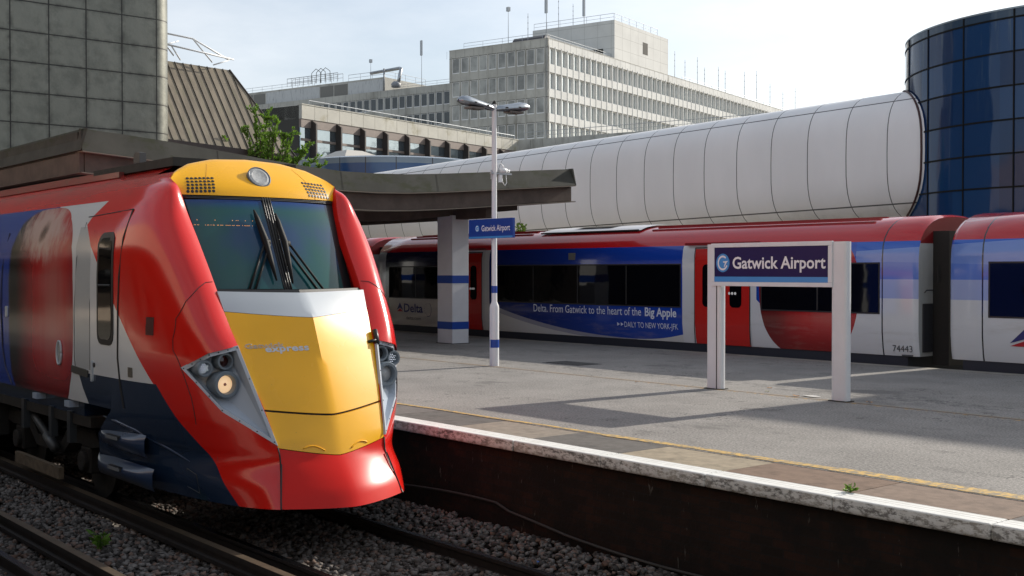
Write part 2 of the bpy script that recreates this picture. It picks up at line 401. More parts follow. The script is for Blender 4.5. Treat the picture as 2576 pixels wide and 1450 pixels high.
for v,z,s in ((7.40,4.30,-1),(19.2,4.23,1)):
    g.box((-95,v-.02,z-.78),(-21.1,v+.06,z-.43)); g.box((-95,v-.06,z-.80),(-21.0,v+.12,z-.782))
g.build('side_beam',M_clo,ca)
g=MB()
for k in range(9):
    u=-22.95-k*8.6; g.box((u-.18,8.1,2.93),(u+.18,12.0,3.36)); 
    P=[(8.0,3.45,3.25),(9.6,3.4,2.98),(11.5,3.36,2.88),(13.5,3.3,2.86),(15.5,3.36,2.94),(17.2,3.42,3.12),(18.95,3.46,3.29)]
    g.grid([[(u+.18,v,a),(u+.18,v,b),(u-.18,v,b),(u-.18,v,a)] for v,a,b in P],closed=True); g.add([(u+.18,18.95,3.46),(u+.18,18.95,3.29),(u-.18,18.95,3.29),(u-.18,18.95,3.46)],[(0,1,2,3)])
for v in (9.95,17.08): g.box((-93,v-.15,3.0),(-21.5,v+.15,3.4))
g.build('roof_beam',M_clo,ca)
# columns
M_wpaint=mat('white_column_paint',(.62,.63,.64),.42,var=.04,vs=2,dirt=(.33,.31,.28),ds=3.5,dr=(.66,.8),spec=.5)
M_blue=mat('station_blue_paint',(.01,.055,.30),.4)
def column(u,v,lab):
    c=empty('canopy_column',(u,v,0),lab,'column','square white columns carrying the canopy')
    g=MB(); g.box((u-.305,v-.245,0),(u+.305,v+.245,3.1)); g.build('shaft',M_wpaint,c,bevel=.008)
    for z0,z1 in ((1.46,1.65),(.35,.53)):
        g=MB()
        d=.003
        for a,b in (((u-.305-d,v-.245-d,z0),(u+.305+d,v-.245,z1)),((u+.305,v-.245,z0),(u+.305+d,v+.245+d,z1)),((u-.305-d,v-.245,z0),(u-.305,v+.245+d,z1)),((u-.305,v+.245,z0),(u+.305,v+.245+d,z1))): g.box(a,b)
        g.build('blue_band',M_blue,c)
    g=MB(); g.box((u-.33,v-.27,0),(u+.33,v+.27,.012)); g.build('base_seal',M_dark,c)
column(-22.975,17.075,'square white canopy column with blue bands, the only one standing fully in view')
k0=0
for u in (-31.5,-40.1,-48.7):
    column(u,17.075,['white blue-banded column one bay behind the foremost column','white blue-banded column two bays behind the foremost column','white blue-banded column three bays behind the foremost column'][k0]); k0+=1

# ======================= FOOTBRIDGE TUBE =======================
def tubef(nt):
    x,y,z=pos(nt)
    zz=z-(x+21.5)*.019
    c=tone(nt,(.83,.82,.815),.03,.6,(1,1,.4))
    j=((x+17.4).md(1.593)).lt(.034)
    h=((zz-7.44).abs().lt(.018)).mx((zz-4.0).abs().lt(.022))
    c=mixc(nt,j.mx(h)*.93,c,(.03,.03,.03))
    low=noise(nt,1.2,5,.7,(1,1,.3)).sm(.45,.7)*(zz*-1).sm(-4.3,-3.4)
    return mixc(nt,low*.4,c,(.28,.26,.22))
M_tube=mat('white_tube_cladding',(0,0,0),.42,fn=tubef,spec=.45)
tb=empty('footbridge_tube',(-40,36.6,3.5),'long white rounded tubular footbridge running behind the wrapped train into the glass tower','footbridge')
prof=[]
for k in range(48):
    a=2*math.pi*k/48; ca_,sa=math.cos(a),math.sin(a); n_=.62
    prof.append((36.75+2.35*math.copysign(abs(ca_)**n_,ca_),5.68+2.24*math.copysign(abs(sa)**n_,sa)))
g=MB(); P=[]
for u in [-17.5-i*2.0 for i in range(0,24)]+[-66]:
    P.append([(u,v,z+(u+21.5)*.019) for v,z in prof])
g.grid(P,closed=True); g.build('cladding',M_tube,tb,smooth=True)
for u in (-28,-40,-52,-63): g=MB(); g.box((u-.3,35.6,-1.25),(u+.3,37.9,3.6+(u+21.5)*.019)); g.build('support_pier',M_conc,tb)
# ======================= GLASS TOWER =======================
def towf(nt):
    x,y,z=pos(nt)
    an=(x+17.55)._m('ARCTAN2',(y-39.55)*-1)
    a=((an+10*.2812+.036)/.2812); cell=a.fl(); fr=(a-cell)
    zr=((z*-1+9.25)/1.0); row=zr.fl(); fz=zr-row
    line=z.gt(99)
    rnd=((cell*12.9+row*78.2)._m('SINE')*43758).md(1)
    c=mixc(nt,rnd,(.004,.022,.08),(.014,.055,.15))
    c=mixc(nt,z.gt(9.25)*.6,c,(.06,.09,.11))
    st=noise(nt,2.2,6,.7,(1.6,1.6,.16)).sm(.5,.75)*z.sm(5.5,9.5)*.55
    c=mixc(nt,st,c,(.10,.14,.16))
    return mixc(nt,line*.96,c,(.004,.005,.006))
def glassbump(m,dist,sc,scv):
    nt=m.node_tree; b=nt.nodes['Principled BSDF']; bp=nt.nodes.new('ShaderNodeBump'); bp.inputs['Distance'].default_value=dist
    nt.links.new(noise(nt,sc,2,.5,scv).v,bp.inputs['Height']); nt.links.new(bp.outputs[0],b.inputs['Normal']); return m
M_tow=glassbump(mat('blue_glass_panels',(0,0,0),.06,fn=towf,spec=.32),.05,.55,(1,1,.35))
tw=empty('glass_tower',(-17.55,39.55,0),'round tower of dark blue glass panels at the right end of the white footbridge','tower')
g=MB(); P=[]
N=120
for z in (-1.3,9.5): P.append([(-17.55+6.08*math.cos(2*math.pi*k/N),39.55+6.08*math.sin(2*math.pi*k/N),z) for k in range(N)])
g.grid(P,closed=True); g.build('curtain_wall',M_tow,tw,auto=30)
M_mul=mat('black_mullion',(.006,.007,.008),.7,spec=.2)
for k in range(22):
    a=(k*.2812+.036)-math.pi/2-.2812*3
    g=MB(); e=.0035; g.grid([[(-17.55+r*math.cos(a+s*e),39.55+r*math.sin(a+s*e),z) for s,r in ((-1,6.07),(-1,6.105),(1,6.105),(1,6.07))] for z in (-1.2,9.49)]); g.build('mullion',M_mul,tw)
for k in range(11):
    z=9.25-k*1.0; g=MB(); g.lathe([(6.07,-.025),(6.10,-.025),(6.10,.025),(6.07,.025)],(-17.55,39.55,z),(0,0,1),96); g.build('transom',M_mul,tw)
g=MB(); g.lathe([(6.09,0),(6.09,.05),(5.9,.05),(.01,.25)],(-17.55,39.55,9.5),(0,0,1),96); g.build('roof_rim',mat('roof_rim_metal',(.25,.3,.33),.4,metal=.5),tw,auto=30)
g=MB()  # dark collar where the tube meets the glass
cp=[]
for v,z in prof:
    if abs(v-39.55)<6.0:
        du=math.sqrt(6.12**2-(v-39.55)**2); u=-17.55-du; vv=36.75+(v-36.75)*1.012; cp.append((u-.03,vv,5.68+(z-5.68)*1.012+(u+21.5)*.019))
g.tube(cp+[cp[0]],.035,6,cap=False); g.build('collar',mat('dark_red_collar',(.05,.012,.012),.5),tw)
# drum and skylight at the far end of the tube
def drumf(nt):
    x,y,z=pos(nt); an=(x+64)._m('ARCTAN2',(y-41)*-1)
    ln=((an*2.2+20).md(1)).lt(.03); c=mixc(nt,z.gt(8.4),(.02,.06,.16),(.13,.17,.22)); return mixc(nt,ln,c,(.02,.02,.03))
dr=empty('glass_rotunda',(-65,43.5,0),'low blue glass rotunda at the far left end of the footbridge','rotunda')
g=MB(); g.lathe([(6.6,0),(6.6,8.75),(6.3,8.85),(.01,8.95)],(-65.5,43.5,0),(0,0,1),64); g.build('drum',mat('rotunda_glass',(0,0,0),.15,fn=drumf,spec=.7),dr,auto=30)
g=MB(); c0=Vector((-67.2,41.0,8.9)); 
g.add([(c0.x-2.2,c0.y-1.6,8.95),(c0.x+2.6,c0.y-1.6,8.95),(c0.x+2.6,c0.y+2.4,8.95),(c0.x-2.2,c0.y+2.4,8.95),(c0.x-.8,c0.y-.2,9.75),(c0.x+.6,c0.y-.2,9.75),(c0.x+.6,c0.y+1,9.75),(c0.x-.8,c0.y+1,9.75)],[(0,1,5,4),(1,2,6,5),(2,3,7,6),(3,0,4,7),(4,5,6,7)])
g.build('skylight',mat('pale_roof_sheet',(.5,.47,.42),.5),dr)
# unseen block added right of the picture, its stepped roof shaped to shade the platform
tm=empty('unseen_shadow_block',(-6,38,0),'plain metal clad block added out of view right of the glass tower to cast shade','building')
g=MB(); g.box((-8.6,33.6,-1.3),(-4.0,45,11.2)); g.box((-3.99,35,-1.3),(9,47,12.3)); g.build('wall',mat('shadow_block_cladding',(.3,.3,.3),.6,var=.1,vs=1),tm)
g=MB(); g.box((-8.7,33.5,11.2),(-3.9,45.1,11.4)); g.box((-3.9,34.9,12.3),(9.1,47.1,12.5)); g.build('roof',mat('pale_roof_sheet',(.5,.47,.42),.5),tm)
g=MB()
for k in range(5):
    for r in range(3): g.box((-8.2+k*.85,33.57,2+r*3.0),(-7.6+k*.85,33.6,3.9+r*3.0))
g.build('window',M_dark,tm)
# ======================= BACKGROUND BUILDINGS =======================
BD=Vector((-.283,.959,0)).normalized(); CD=Vector((-.959,-.283,0)).normalized()
M_cl=mat('stained_precast_concrete',(.47,.46,.42),.8,var=.12,vs=.25,dirt=(.26,.25,.22),ds=.35,dsc=(1,1,.35),dr=(.5,.72),spec=.3)
M_cr=mat('sunlit_precast_concrete',(.64,.64,.62),.8,var=.07,vs=.3,dirt=(.26,.25,.22),ds=.4,dsc=(1,1,.3),dr=(.6,.8),spec=.3)  # paler copy of the concrete: sunlight on the right face put into the colour
M_win=mat('office_window_glass',(.27,.27,.25),.14,spec=.6,var=.45,vs=.35)
M_wind=mat('dark_office_glass',(.035,.04,.045),.12,spec=.6,var=.4,vs=.4)
M_wfr=mat('white_window_frame',(.8,.8,.8),.5)
M_drk=mat('dark_joint',(.05,.048,.042),.8)
def facade(P,d,nsign,length,top,rows,pitch,mod,wtop,wh,pier,thick,mats,lab_parent,off=.3,glass=None,maxparts=100,cnt=[0],frame=True,depth=12,wo=None):
    """relief facade; nsign picks the side facing out"""
    d=d.normalized(); n=Vector((-d.y,d.x,0))*nsign
    P=Vector((P[0],P[1],0))
    def pt(l,o,z): q=P+d*l+n*o; return (q.x,q.y,z)
    def ob(g,l0,l1,o0,o1,z0,z1):
        vs=[pt(l0,o0,z0),pt(l1,o0,z0),pt(l1,o1,z0),pt(l0,o1,z0),pt(l0,o0,z1),pt(l1,o0,z1),pt(l1,o1,z1),pt(l0,o1,z1)]
        g.add(vs,[(0,3,2,1),(4,5,6,7),(0,1,5,4),(1,2,6,5),(2,3,7,6),(3,0,4,7)])
    nm=int((length-off)/mod)
    g=MB(); g.mi=0
    ob(g,0,length,-thick,0,top-wtop,top)
    for r in range(rows):
        zb=top-wtop-r*pitch-wh
        ob(g,0,length,-thick,0,zb-(pitch-wh),zb)
        for k in range(nm+1):
            l=off+k*mod
            ob(g,max(l-pier/2,0),l+pier/2,-thick,0.0,zb,zb+wh)
        if off>pier/2: ob(g,0,off-pier/2,-thick,0,zb,zb+wh)
        ob(g,off+nm*mod+pier/2,length,-thick,0,zb,zb+wh)
    # ribs and joints
    g.mi=0
    for k in range(nm+1):
        l=off+k*mod; ob(g,l-.07,l+.07,.0,.05,top-wtop-rows*pitch,top-.9)
    g.mi=1
    for k in range(nm+1):
        l=off+k*mod+mod/2; ob(g,l-.012,l+.012,.0,.006,top-wtop+.05,top-.02)
    for r in range(rows): ob(g,0,length,.0,.012,top-wtop-r*pitch+.0,top-wtop-r*pitch+.07)
    g.build('wall',[mats,M_drk],lab_parent)
    # one window, then copies
    first=None; rest=MB(); todo=[]
    for r in range(rows):
        for k in range(nm): todo.append((k,r))
    todo.sort(key=lambda t:t[0]*1.0+t[1]*.01)
    def wmesh(g,k,r):
        zb=top-wtop-r*pitch-wh; l0=off+k*mod+pier/2; l1=off+(k+1)*mod-pier/2; o=(-thick+.02) if wo is None else wo
        g.mi=0
        if frame:
            f=.07; ob(g,l0,l0+f,o,o+.10,zb,zb+wh); ob(g,l1-f,l1,o,o+.10,zb,zb+wh); ob(g,l0+f,l1-f,o,o+.10,zb,zb+f*1.6); ob(g,l0+f,l1-f,o,o+.10,zb+wh-f,zb+wh)
        g.mi=1; ob(g,l0+.02,l1-.02,o,o+.05,zb+.02,zb+wh-.02)
    for i,(k,r) in enumerate(todo):
        if i<maxparts:
            if first is None:
                g=MB(); wmesh(g,k,r); first=g.build('window',[M_wfr,glass or M_win],lab_parent); fk,fr=k,r
            else:
                c=first.copy(); c.location=first.location+d*((k-fk)*mod)+Vector((0,0,-(r-fr)*pitch)); c.parent=lab_parent; COL.objects.link(c)
        else: wmesh(rest,k,r)
    if rest.v:
        o=rest.build('remaining_windows',[M_wfr,glass or M_win],lab_parent); tag(o,kind='stuff')
# grey office slab
A0=Vector((-124.12,108.84,0)); 
of=empty('office_block',(A0.x,A0.y,0),'tall pale concrete office slab with rows of square windows and a rooftop penthouse','building')
facade(A0,CD,1 if Vector((-CD.y,CD.x,0)).dot(-BD)>0 else -1,17.3,34.43,5,3.48,1.65,1.22,2.22,.36,.30,M_cl,of,off=.45,maxparts=50,wo=-.13)
facade(A0,BD,1 if Vector((-BD.y,BD.x,0)).dot(-CD)>0 else -1,112,34.43,5,3.48,1.65,1.22,2.25,.36,.42,M_cr,of,off=.35,maxparts=50,glass=mat('sky_lit_glass',(.55,.60,.62),.07,metal=.8,var=.12,vs=.5))
def blk(g,P,c0,c1,b0,b1,z0,z1):
    P=Vector((P[0],P[1],0)); vs=[]
    for z in (z0,z1):
        for c,b in ((c0,b0),(c1,b0),(c1,b1),(c0,b1)): q=P+CD*c+BD*b; vs.append((q.x,q.y,z))
    g.add(vs,[(0,3,2,1),(4,5,6,7),(0,1,5,4),(1,2,6,5),(2,3,7,6),(3,0,4,7)])
g=MB(); blk(g,A0,.5,17.25,.4,111.8,-1.2,34.3); g.build('core',M_drk,of)
g=MB(); blk(g,A0,-.03,17.35,-.03,112,34.432,34.52); g.build('parapet',M_cl,of)
B0=A0+BD*19.2+CD*.02
def pentf(nt):
    x,y,z=pos(nt); t=(x*-.283+y*.959); s=(x*-.959+y*-.283)
    l=((t.md(2.6)).lt(.07)).mx((z.md(1.9)).lt(.06)).mx(s.md(2.4).lt(.05))
    c=tone(nt,(.60,.60,.58),.06,.3); return mixc(nt,l*.5,c,(.2,.19,.17))
g=MB(); blk(g,B0,0,15,0,18.3,34.53,40.45); g.build('penthouse',mat('penthouse_panels',(0,0,0),.8,fn=pentf),of)
g=MB(); 
for b in (9.3,): 
    q0=B0+BD*b-CD*.02; g.obox(q0,BD,0,1.7,-.0,.03,36.6,38.5)
g.obox(B0-BD*.02+CD*2,CD,0,5.5,0,.03,34.35,36.2); g.obox(B0-BD*.02+CD*8.5,CD,0,1.2,0,.03,36.2,37.6); g.build('vent_grille',M_drk,of)
M_steel=mat('galvanised_steel',(.42,.44,.46),.45,metal=.7)
def railing(par,pts,h,step,r=.03,two=True,name='railing'):
    g=MB(); pts=[Vector(p) for p in pts]
    for a,b in zip(pts,pts[1:]):
        L_=(b-a).length; n=max(1,int(L_/step))
        for i in range(n+1): p=a.lerp(b,i/n); g.tube([p,p+Vector((0,0,h))],r*.8,5)
        g.tube([a+Vector((0,0,h)),b+Vector((0,0,h))],r,5)
        if two: g.tube([a+Vector((0,0,h*.5)),b+Vector((0,0,h*.5))],r*.8,5)
    return g.build(name,M_steel,par)
def at(P,c,b,z): q=Vector((P[0],P[1],0))+CD*c+BD*b; return (q.x,q.y,z)
railing(of,[at(B0,15,.4,40.45),at(B0,.3,.4,40.45),at(B0,.3,15,40.45)],1.1,2.4,.035)
railing(of,[at(A0,15,.5,34.5),at(A0,1.2,.5,34.5)],.9,3,.03); railing(of,[at(A0,.6,.5,34.5),at(A0,.6,26,34.5)],.7,2.2,.035); railing(of,[at(A0,.6,44,34.5),at(A0,.6,111,34.5)],.7,3,.035)
g=MB(); g.lathe([(.01,0),(.75,.05),(.9,.7),(.6,1.1),(.01,1.2)],at(A0,4.9,3.,34.4),(0,0,1),14)
g=MB(); g.prism([(-.9,0),(-.9,.7),(-.5,1.15),(.5,1.15),(.9,.7),(.9,0)],lambda p,t:at(A0,t,3+p[0],34.4+p[1]),1.9,7.4); g.build('plant_cover',mat('dark_plant_cover',(.06,.055,.06),.5),of)
# rooftop antennas: things standing on the roof
M_ant=mat('antenna_grey',(.25,.26,.28),.5)
ants=[(8.0,3,5.2,'flat'),(3.0,.5,3.6,'thin'),(-.2+2.0,1.5,0,'x')]
def antenna(p,h,kind,lab):
    a=empty('roof_antenna',p,lab,'antenna','antennas on the office roofs'); p=Vector(p)
    g=MB(); g.tube([p,p+Vector((0,0,h))],[.05,.025],6); g.build('mast',M_ant,a)
    g=MB()
    if kind=='panel': g.box((p.x-.22,p.y-.18,p.z+h-2.7),(p.x+.22,p.y+.05,p.z+h-.1)); g.build('panel',mat('pale_antenna_panel',(.42,.45,.48),.5),a)
    elif kind=='box': g.box((p.x-.25,p.y-.2,p.z+h-.1),(p.x+.25,p.y+.2,p.z+h+.5)); g.build('sensor_box',mat('pale_antenna_panel',(.42,.45,.48),.5),a)
    else:
        for i in range(3):
            z=p.z+h*(.45+.2*i); g.box((p.x-.06,p.y-.02,z),(p.x+.06,p.y+.02,z+.2))
        g.build('dipole',M_ant,a)
antenna(at(A0,7.4,1,34.4),5.0,'box','slim mast topped by a small grey box left of the dark plant cover')
antenna(at(A0,4.0,1,34.4),4.2,'dip','thin whip antenna standing right behind the dark plant cover')
antenna(at(A0,1.0,1.2,34.4),6.6,'panel','panel antenna on the front corner of the office block roof')
antenna(at(B0,10.5,.6,40.4),3.3+1.6,'dip','tall whip antenna on the left half of the penthouse roof')
antenna(at(B0,7.8,.6,40.4),3.6,'dip','short whip antenna left of the paired panel antenna on the penthouse')
antenna(at(B0,5.6,.3,40.4),4.0,'panel','tall panel antenna in the middle of the penthouse roof edge')
for i,(b,h) in enumerate([(31,3.0),(37,6.4),(42,4.9),(46,4.0),(51,5.2),(54,3.8),(60,4.8),(63,4.5),(72,5.6),(78,6.6),(85,5.0),(92,4.3),(99,6.0)]):
    antenna(at(A0,1.0,b,34.4),h,'dip','thin whip antenna in the receding row along the slab roof right of the penthouse')
# lower office wing
W0=Vector((-168.70,117.63,0))
wg=empty('office_wing',(W0.x,W0.y,0),'long lower concrete office wing with dark windows, left of the tall slab','building')
facade(W0-CD*7.6,CD,1 if Vector((-CD.y,CD.x,0)).dot(-BD)>0 else -1,66,33.9,4,3.48,1.65,1.3,2.2,.34,.3,M_cl,wg,off=.3,glass=M_wind,maxparts=90,wo=-.13)
g=MB(); blk(g,W0,-7.4,58,.4,16,-1.2,33.8); g.build('core',M_drk,wg)
g=MB(); blk(g,W0,8.3,58,1.0,14,33.8,36.55); g.build('plant_room',M_cl,wg)
for a_,b_ in ((8.6,16.9),(24,38)):
    g=MB(); blk(g,W0,a_,b_,.94,.995,34.0,36.2); g.build('white_panel',mat('streaky_white_panel',(.55,.56,.56),.7,dirt=(.33,.34,.35),ds=1.5,dsc=(3,3,.4),dr=(.5,.7)),wg)
for a_,b_ in ((17.1,20.3),(20.6,23.8),(38.4,41.4),(41.8,45)):
    g=MB(); blk(g,W0,a_,b_,.93,.99,34.0,36.1); g.build('louvre',mat('grey_louvre',(.2,.195,.18),.8),wg)
railing(wg,[at(W0,58,1.2,36.5),at(W0,26,1.2,36.5)],1.0,2.5,.035)
railing(wg,[at(W0,17,1.2,36.5),at(W0,8.4,1.2,36.5),at(W0,8.4,13,36.5)],1.2,2.5,.04)
railing(wg,[at(W0,6,.8,33.9),at(W0,-7,.8,33.9)],.9,3,.03)
gt=empty('roof_gantry',at(W0,30,2,36.5),'maintenance gantry of tubes and hoops on the office wing roof','gantry')
railing(gt,[at(W0,33,1.6,37.0),at(W0,20,1.6,37.0)],1.5,1.0,.06,name='guard_rail'); railing(gt,[at(W0,33,3.0,37.0),at(W0,20,3.0,37.0)],1.5,1.3,.05,name='guard_rail')
g=MB()
for c in (25.4,24.2,23.0): g.tube([at(W0,c+1.3,1.5,37),at(W0,c+1.1,1.5,39.0),at(W0,c,1.5,39.7),at(W0,c-1.1,1.5,39.0),at(W0,c-1.3,1.5,37)],.06,6)
g.build('hoop',M_drk,gt)
dt=empty('roof_duct',at(W0,6,1,36),'shiny bent steel duct rising over the edge of the wing roof','duct')
g=MB(); g.tube([at(W0,12,1.6,37.6),at(W0,5.2,1.6,37.9),at(W0,4.4,1.0,37.6),at(W0,4.2,.4,36.6),at(W0,4.2,-.1,34.8)],.3,12); g.build('pipe',mat('bright_duct',(.4,.42,.44),.35,metal=.9),dt,smooth=True)
g=MB(); g.lathe([(.01,0),(.8,.1),(.9,.7),(.5,1.1),(.01,1.2)],at(W0,4.6,-.2,34.1),(0,0,1),12); g.tube([at(W0,8.2,.8,34),at(W0,8.2,.8,38)],.16,6); g.build('flange',M_ant,dt,smooth=True)
antenna(at(W0,-.2,1,33.9),8.3,'panel','lone panel antenna on the wing roof between duct and office slab')
antenna(at(W0,11.5,1,36.5),3.0,'box','short mast with a box beside the steel duct')
# brown glazed concourse
M0=Vector((-84.12,47.31,0)); sg=1 if Vector((-BD.y,BD.x,0)).dot(-CD)>0 else -1
cc=empty('concourse_building',(M0.x,M0.y,0),'long brown glazed concourse with slanting fins under a pale concrete fascia','building')
M_fas=mat('pale_fascia_panels',(.50,.48,.42),.75,var=.08,vs=.5,dirt=(.36,.33,.24),ds=.6,dr=(.5,.7))
M_brn=mat('brown_metal_frame',(.22,.175,.15),.55,var=.08,vs=2)
M_cgl=glassbump(mat('concourse_glass',(.34,.40,.44),.05,metal=.85,spec=.8),.02,.6,(1,1,1))
M_rail2=M_steel
def ob2(g,l0,l1,o0,o1,z0,z1): # o: outwards = -CD
    vs=[]
    for z in (z0,z1):
        for l,o in ((l0,o0),(l1,o0),(l1,o1),(l0,o1)): q=M0+BD*l-CD*o; vs.append((q.x,q.y,z))
    g.add(vs,[(0,3,2,1),(4,5,6,7),(0,1,5,4),(1,2,6,5),(2,3,7,6),(3,0,4,7)])
g=MB()
for k in range(21): ob2(g,k*1.5+.015,(k+1)*1.5-.015,-.3,0,14.12,15.26)
ob2(g,-.02,31.5,-.4,.04,15.26,15.33); g.build('fascia',M_fas,cc)
g=MB(); ob2(g,0,31.5,-14,-.31,-1.2,15.2); g.build('core',M_drk,cc)
g=MB(); ob2(g,.0,31.5,-.3,-.05,13.42,14.11)
for k in range(11): 
    l=-1.6+k*3.0
    if l+3>0:
        for z in (12.35,10.6,8.8): ob2(g,max(l,0),l+3,-.14,-.06,z,z+.2)
ob2(g,0,31.5,-.14,-.06,7,8); g.build('frame_rail',M_brn,cc)
g=MB(); ob2(g,0,31.5,-.22,-.14,7.5,13.5); g.build('glazing',M_cgl,cc)
for k in range(11):
    l=1.35+k*3.0-.22; g=MB(); vs=[]
    for ll in (l,l+.16):
        for o,z in ((-.2,14.0),(.05,14.05),(.50,13.75),(.50,7.2),(-.2,7.2)): q=M0+BD*ll-CD*o; vs.append((q.x,q.y,z))
    g.add(vs,[(0,1,2,3,4),(9,8,7,6,5)]+[(i,(i+1)%5,5+(i+1)%5,5+i) for i in range(5)]); g.build('fin',mat('dark_fin_metal',(.045,.036,.032),.5),cc)
railing(cc,[tuple(M0+BD*1-CD*-.15+Vector((0,0,15.3))),tuple(M0+BD*31-CD*-.15+Vector((0,0,15.3)))],.38,2.2,.035,two=False)
g=MB() # left return
def ob3(g,l0,l1,o0,o1,z0,z1,P=M0,d=CD,nn=-BD):
    vs=[]
    for z in (z0,z1):
        for l,o in ((l0,o0),(l1,o0),(l1,o1),(l0,o1)): q=P+d*l+nn*o; vs.append((q.x,q.y,z))
    g.add(vs,[(0,3,2,1),(4,5,6,7),(0,1,5,4),(1,2,6,5),(2,3,7,6),(3,0,4,7)])
for k in range(6): ob3(g,.02+k*2,1.98+k*2,-.3,.0,14.12,15.26)
g.build('fascia_return',M_cl,cc)
g=MB(); ob3(g,.3,12,-.6,-.31,7,14.1); g.build('recessed_wall',M_dark,cc)
# link roof to the right of the concourse
M1=M0+BD*31.5
lk=empty('link_building',(M1.x,M1.y,0),'low concrete link roof running right from the concourse behind the footbridge','building')
g=MB()
for k in range(20): ob3(g,-(k+1)*1.5+.02,-k*1.5-.02,-.3,0,14.1,15.25,P=M1)
g.build('fascia',M_cl,lk)
g=MB(); ob3(g,-30,-.31,-10,-.31,-1.2,15.2,P=M1); g.build('wall',M_fas,lk)
railing(lk,[tuple(M1-CD*.5+BD*.4+Vector((0,0,15.25))),tuple(M1-CD*29+BD*.4+Vector((0,0,15.25)))],.8,2.5,.03)
# panelled block over the tracks, left
def lbf(nt):
    x,y,z=pos(nt)
    c=tone(nt,(.16,.163,.14),.07,.5,(1,1,.4))
    a=((y-14.70)/1.548); fy=(a-a.fl()-.5).abs(); b=((z-.4-12.85+.4)/1.2475+20); fz=(b-b.fl()-.5).abs()
    stain=noise(nt,.9,6,.65,(1,1.3,1.3),off=1).sm(.42,.68)*.45
    c=mixc(nt,stain,c,(.06,.064,.054))
    edge=(fy.sm(.36,.5)).mx(fz.sm(.38,.5))*noise(nt,2.6,4,.6).sm(.3,.75)
    c=mixc(nt,edge*.8,c,(.028,.026,.022))
    ln=fy.gt(.483).mx(fz.gt(.480))
    return mixc(nt,ln*.95,c,(.012,.011,.01))
M_lb=mat('grimy_metal_panels',(0,0,0),.4,fn=lbf,spec=.7,metal=.55,bump=.02,bs=.9)
lb=empty('panelled_block',(-55,15,4.6),'tall block of grimy square metal panels with a rounded corner above the canopy','building')
prof2=[(-50,-8)]+[(-50,-8+i) for i in range(1,29)]+[(-50,20.9)]
R_=.95
for i in range(1,11):
    a=math.pi/2*i/10; prof2.append((-50-R_*(1-math.cos(a)),20.9+R_*math.sin(a)*.86))
prof2+=[(-60,21.72),(-70,21.72),(-70,-8)]
g=MB(); g.grid([[(u,v,z) for u,v in prof2] for z in (4.7,22)],closed=True); g.build('wall',M_lb,lb,auto=30)
g=MB(); g.add([(u,v,4.7) for u,v in prof2]+[(u,v,22) for u,v in prof2],[tuple(range(len(prof2))),tuple(range(len(prof2),2*len(prof2)))]); g.build('roof',M_dark,lb)
for u,v in ((-52,-6),(-52,18.5),(-68,18.5),(-68,-6)): g=MB(); g.box((u-.5,v-.5,-1.3),(u+.5,v+.5,4.69)); g.build('support_pier',M_conc,lb)
# ribbed brown roof
def ribf(nt):
    c=tone(nt,(.20,.168,.125),.2,.9,(1,2.2,.5)); return mixc(nt,noise(nt,1.4,5,.7,(.5,3,.5),off=4).sm(.5,.68)*.45,c,(.12,.125,.06))
M_rib=mat('ribbed_roof_sheet',(0,0,0),.5,fn=ribf,spec=.4)
rb=empty('ribbed_roof_block',(-54,24.5,7.4),'brown ribbed metal mansard roof with mossy streaks beside the panelled block','building')
T0=Vector((-54.7,19.0,12.1)); T1=Vector((-54.7,26.66,11.87)); E0=Vector((-51,17.5,7.95)); E1=Vector((-51,28.35,7.33))
g=MB(); bk=Vector((-8,0,0))
def onp(v,s):
    a=T0+(T1-T0)*((v-T0.y)/(T1.y-T0.y)); b=E0+(E1-E0)*((v-E0.y)/(E1.y-E0.y)); return a.lerp(b,s)
P=[]
for k in range(32):
    v=19.0+(28.35-19.0)*k/31; s0=0 if v<=26.66 else (v-26.66)/(28.35-26.66)
    P.append([tuple(onp(v,s0+(1-s0)*j/8)) for j in range(9)])
g.grid(P); g.add([T0,T1,T1+bk,T0+bk,E1,E1+bk+Vector((0,1.5,0))],[(0,1,2,3),(1,4,5,2)]); g.build('roof_sheet',M_rib,rb)
g=MB()
nrm=(T1-T0).cross(E0-T0).normalized(); 
if nrm.x<0: nrm=-nrm
for k in range(23):
    v=19.15+k*.42
    # rib at constant v from top to eave, clipped by the hip
    def onp(v,s): # s 0 top 1 eave
        a=T0+(T1-T0)*((v-T0.y)/(T1.y-T0.y)); b=E0+(E1-E0)*((v-E0.y)/(E1.y-E0.y)); return a.lerp(b,s)
    s0=0 if v<=26.66 else (v-26.66)/(28.35-26.66)
    if s0>=.97: continue
    a=onp(v,s0); b=onp(v,1)
    if (k%1)==0: g.tube([a+nrm*.02,b+nrm*.02],.026,4)
g.build('rib',mat('dark_rib',(.04,.03,.024),.5),rb)
g=MB(); g.tube([T1+nrm*.02,E1+nrm*.02],.05,5); 
for q0,q1 in ((E0,E1),):
    vs=[]
    for q in (q0,q1):
        for du,dz in ((-.35,-.75),(.22,-.75),(.22,.02),(-.35,.02)): vs.append((q.x+du,q.y,q.z+dz))
    g.add(vs,[(0,1,2,3),(7,6,5,4)]+[(i,(i+1)%4,4+(i+1)%4,4+i) for i in range(4)])
g.build('eave_gutter',mat('dark_brown_gutter',(.045,.032,.028),.5),rb)
g=MB(); g.box((-60,17.5,-1.3),(-52,28.3,7.4)); g.build('wall',M_clo,rb)
cr=empty('roof_cradle',(-55,24,12),'white tubular cradle frame projecting above the ribbed roof','cradle')
g=MB(); q=lambda u,v,z:(u,v,z)
pA=[(-54.9,22.5,13.4),(-54.9,24.8,13.25),(-54.6,26.6,12.35)]
pB=[(-54.3,22.5,12.75),(-54.3,26.7,12.35)]
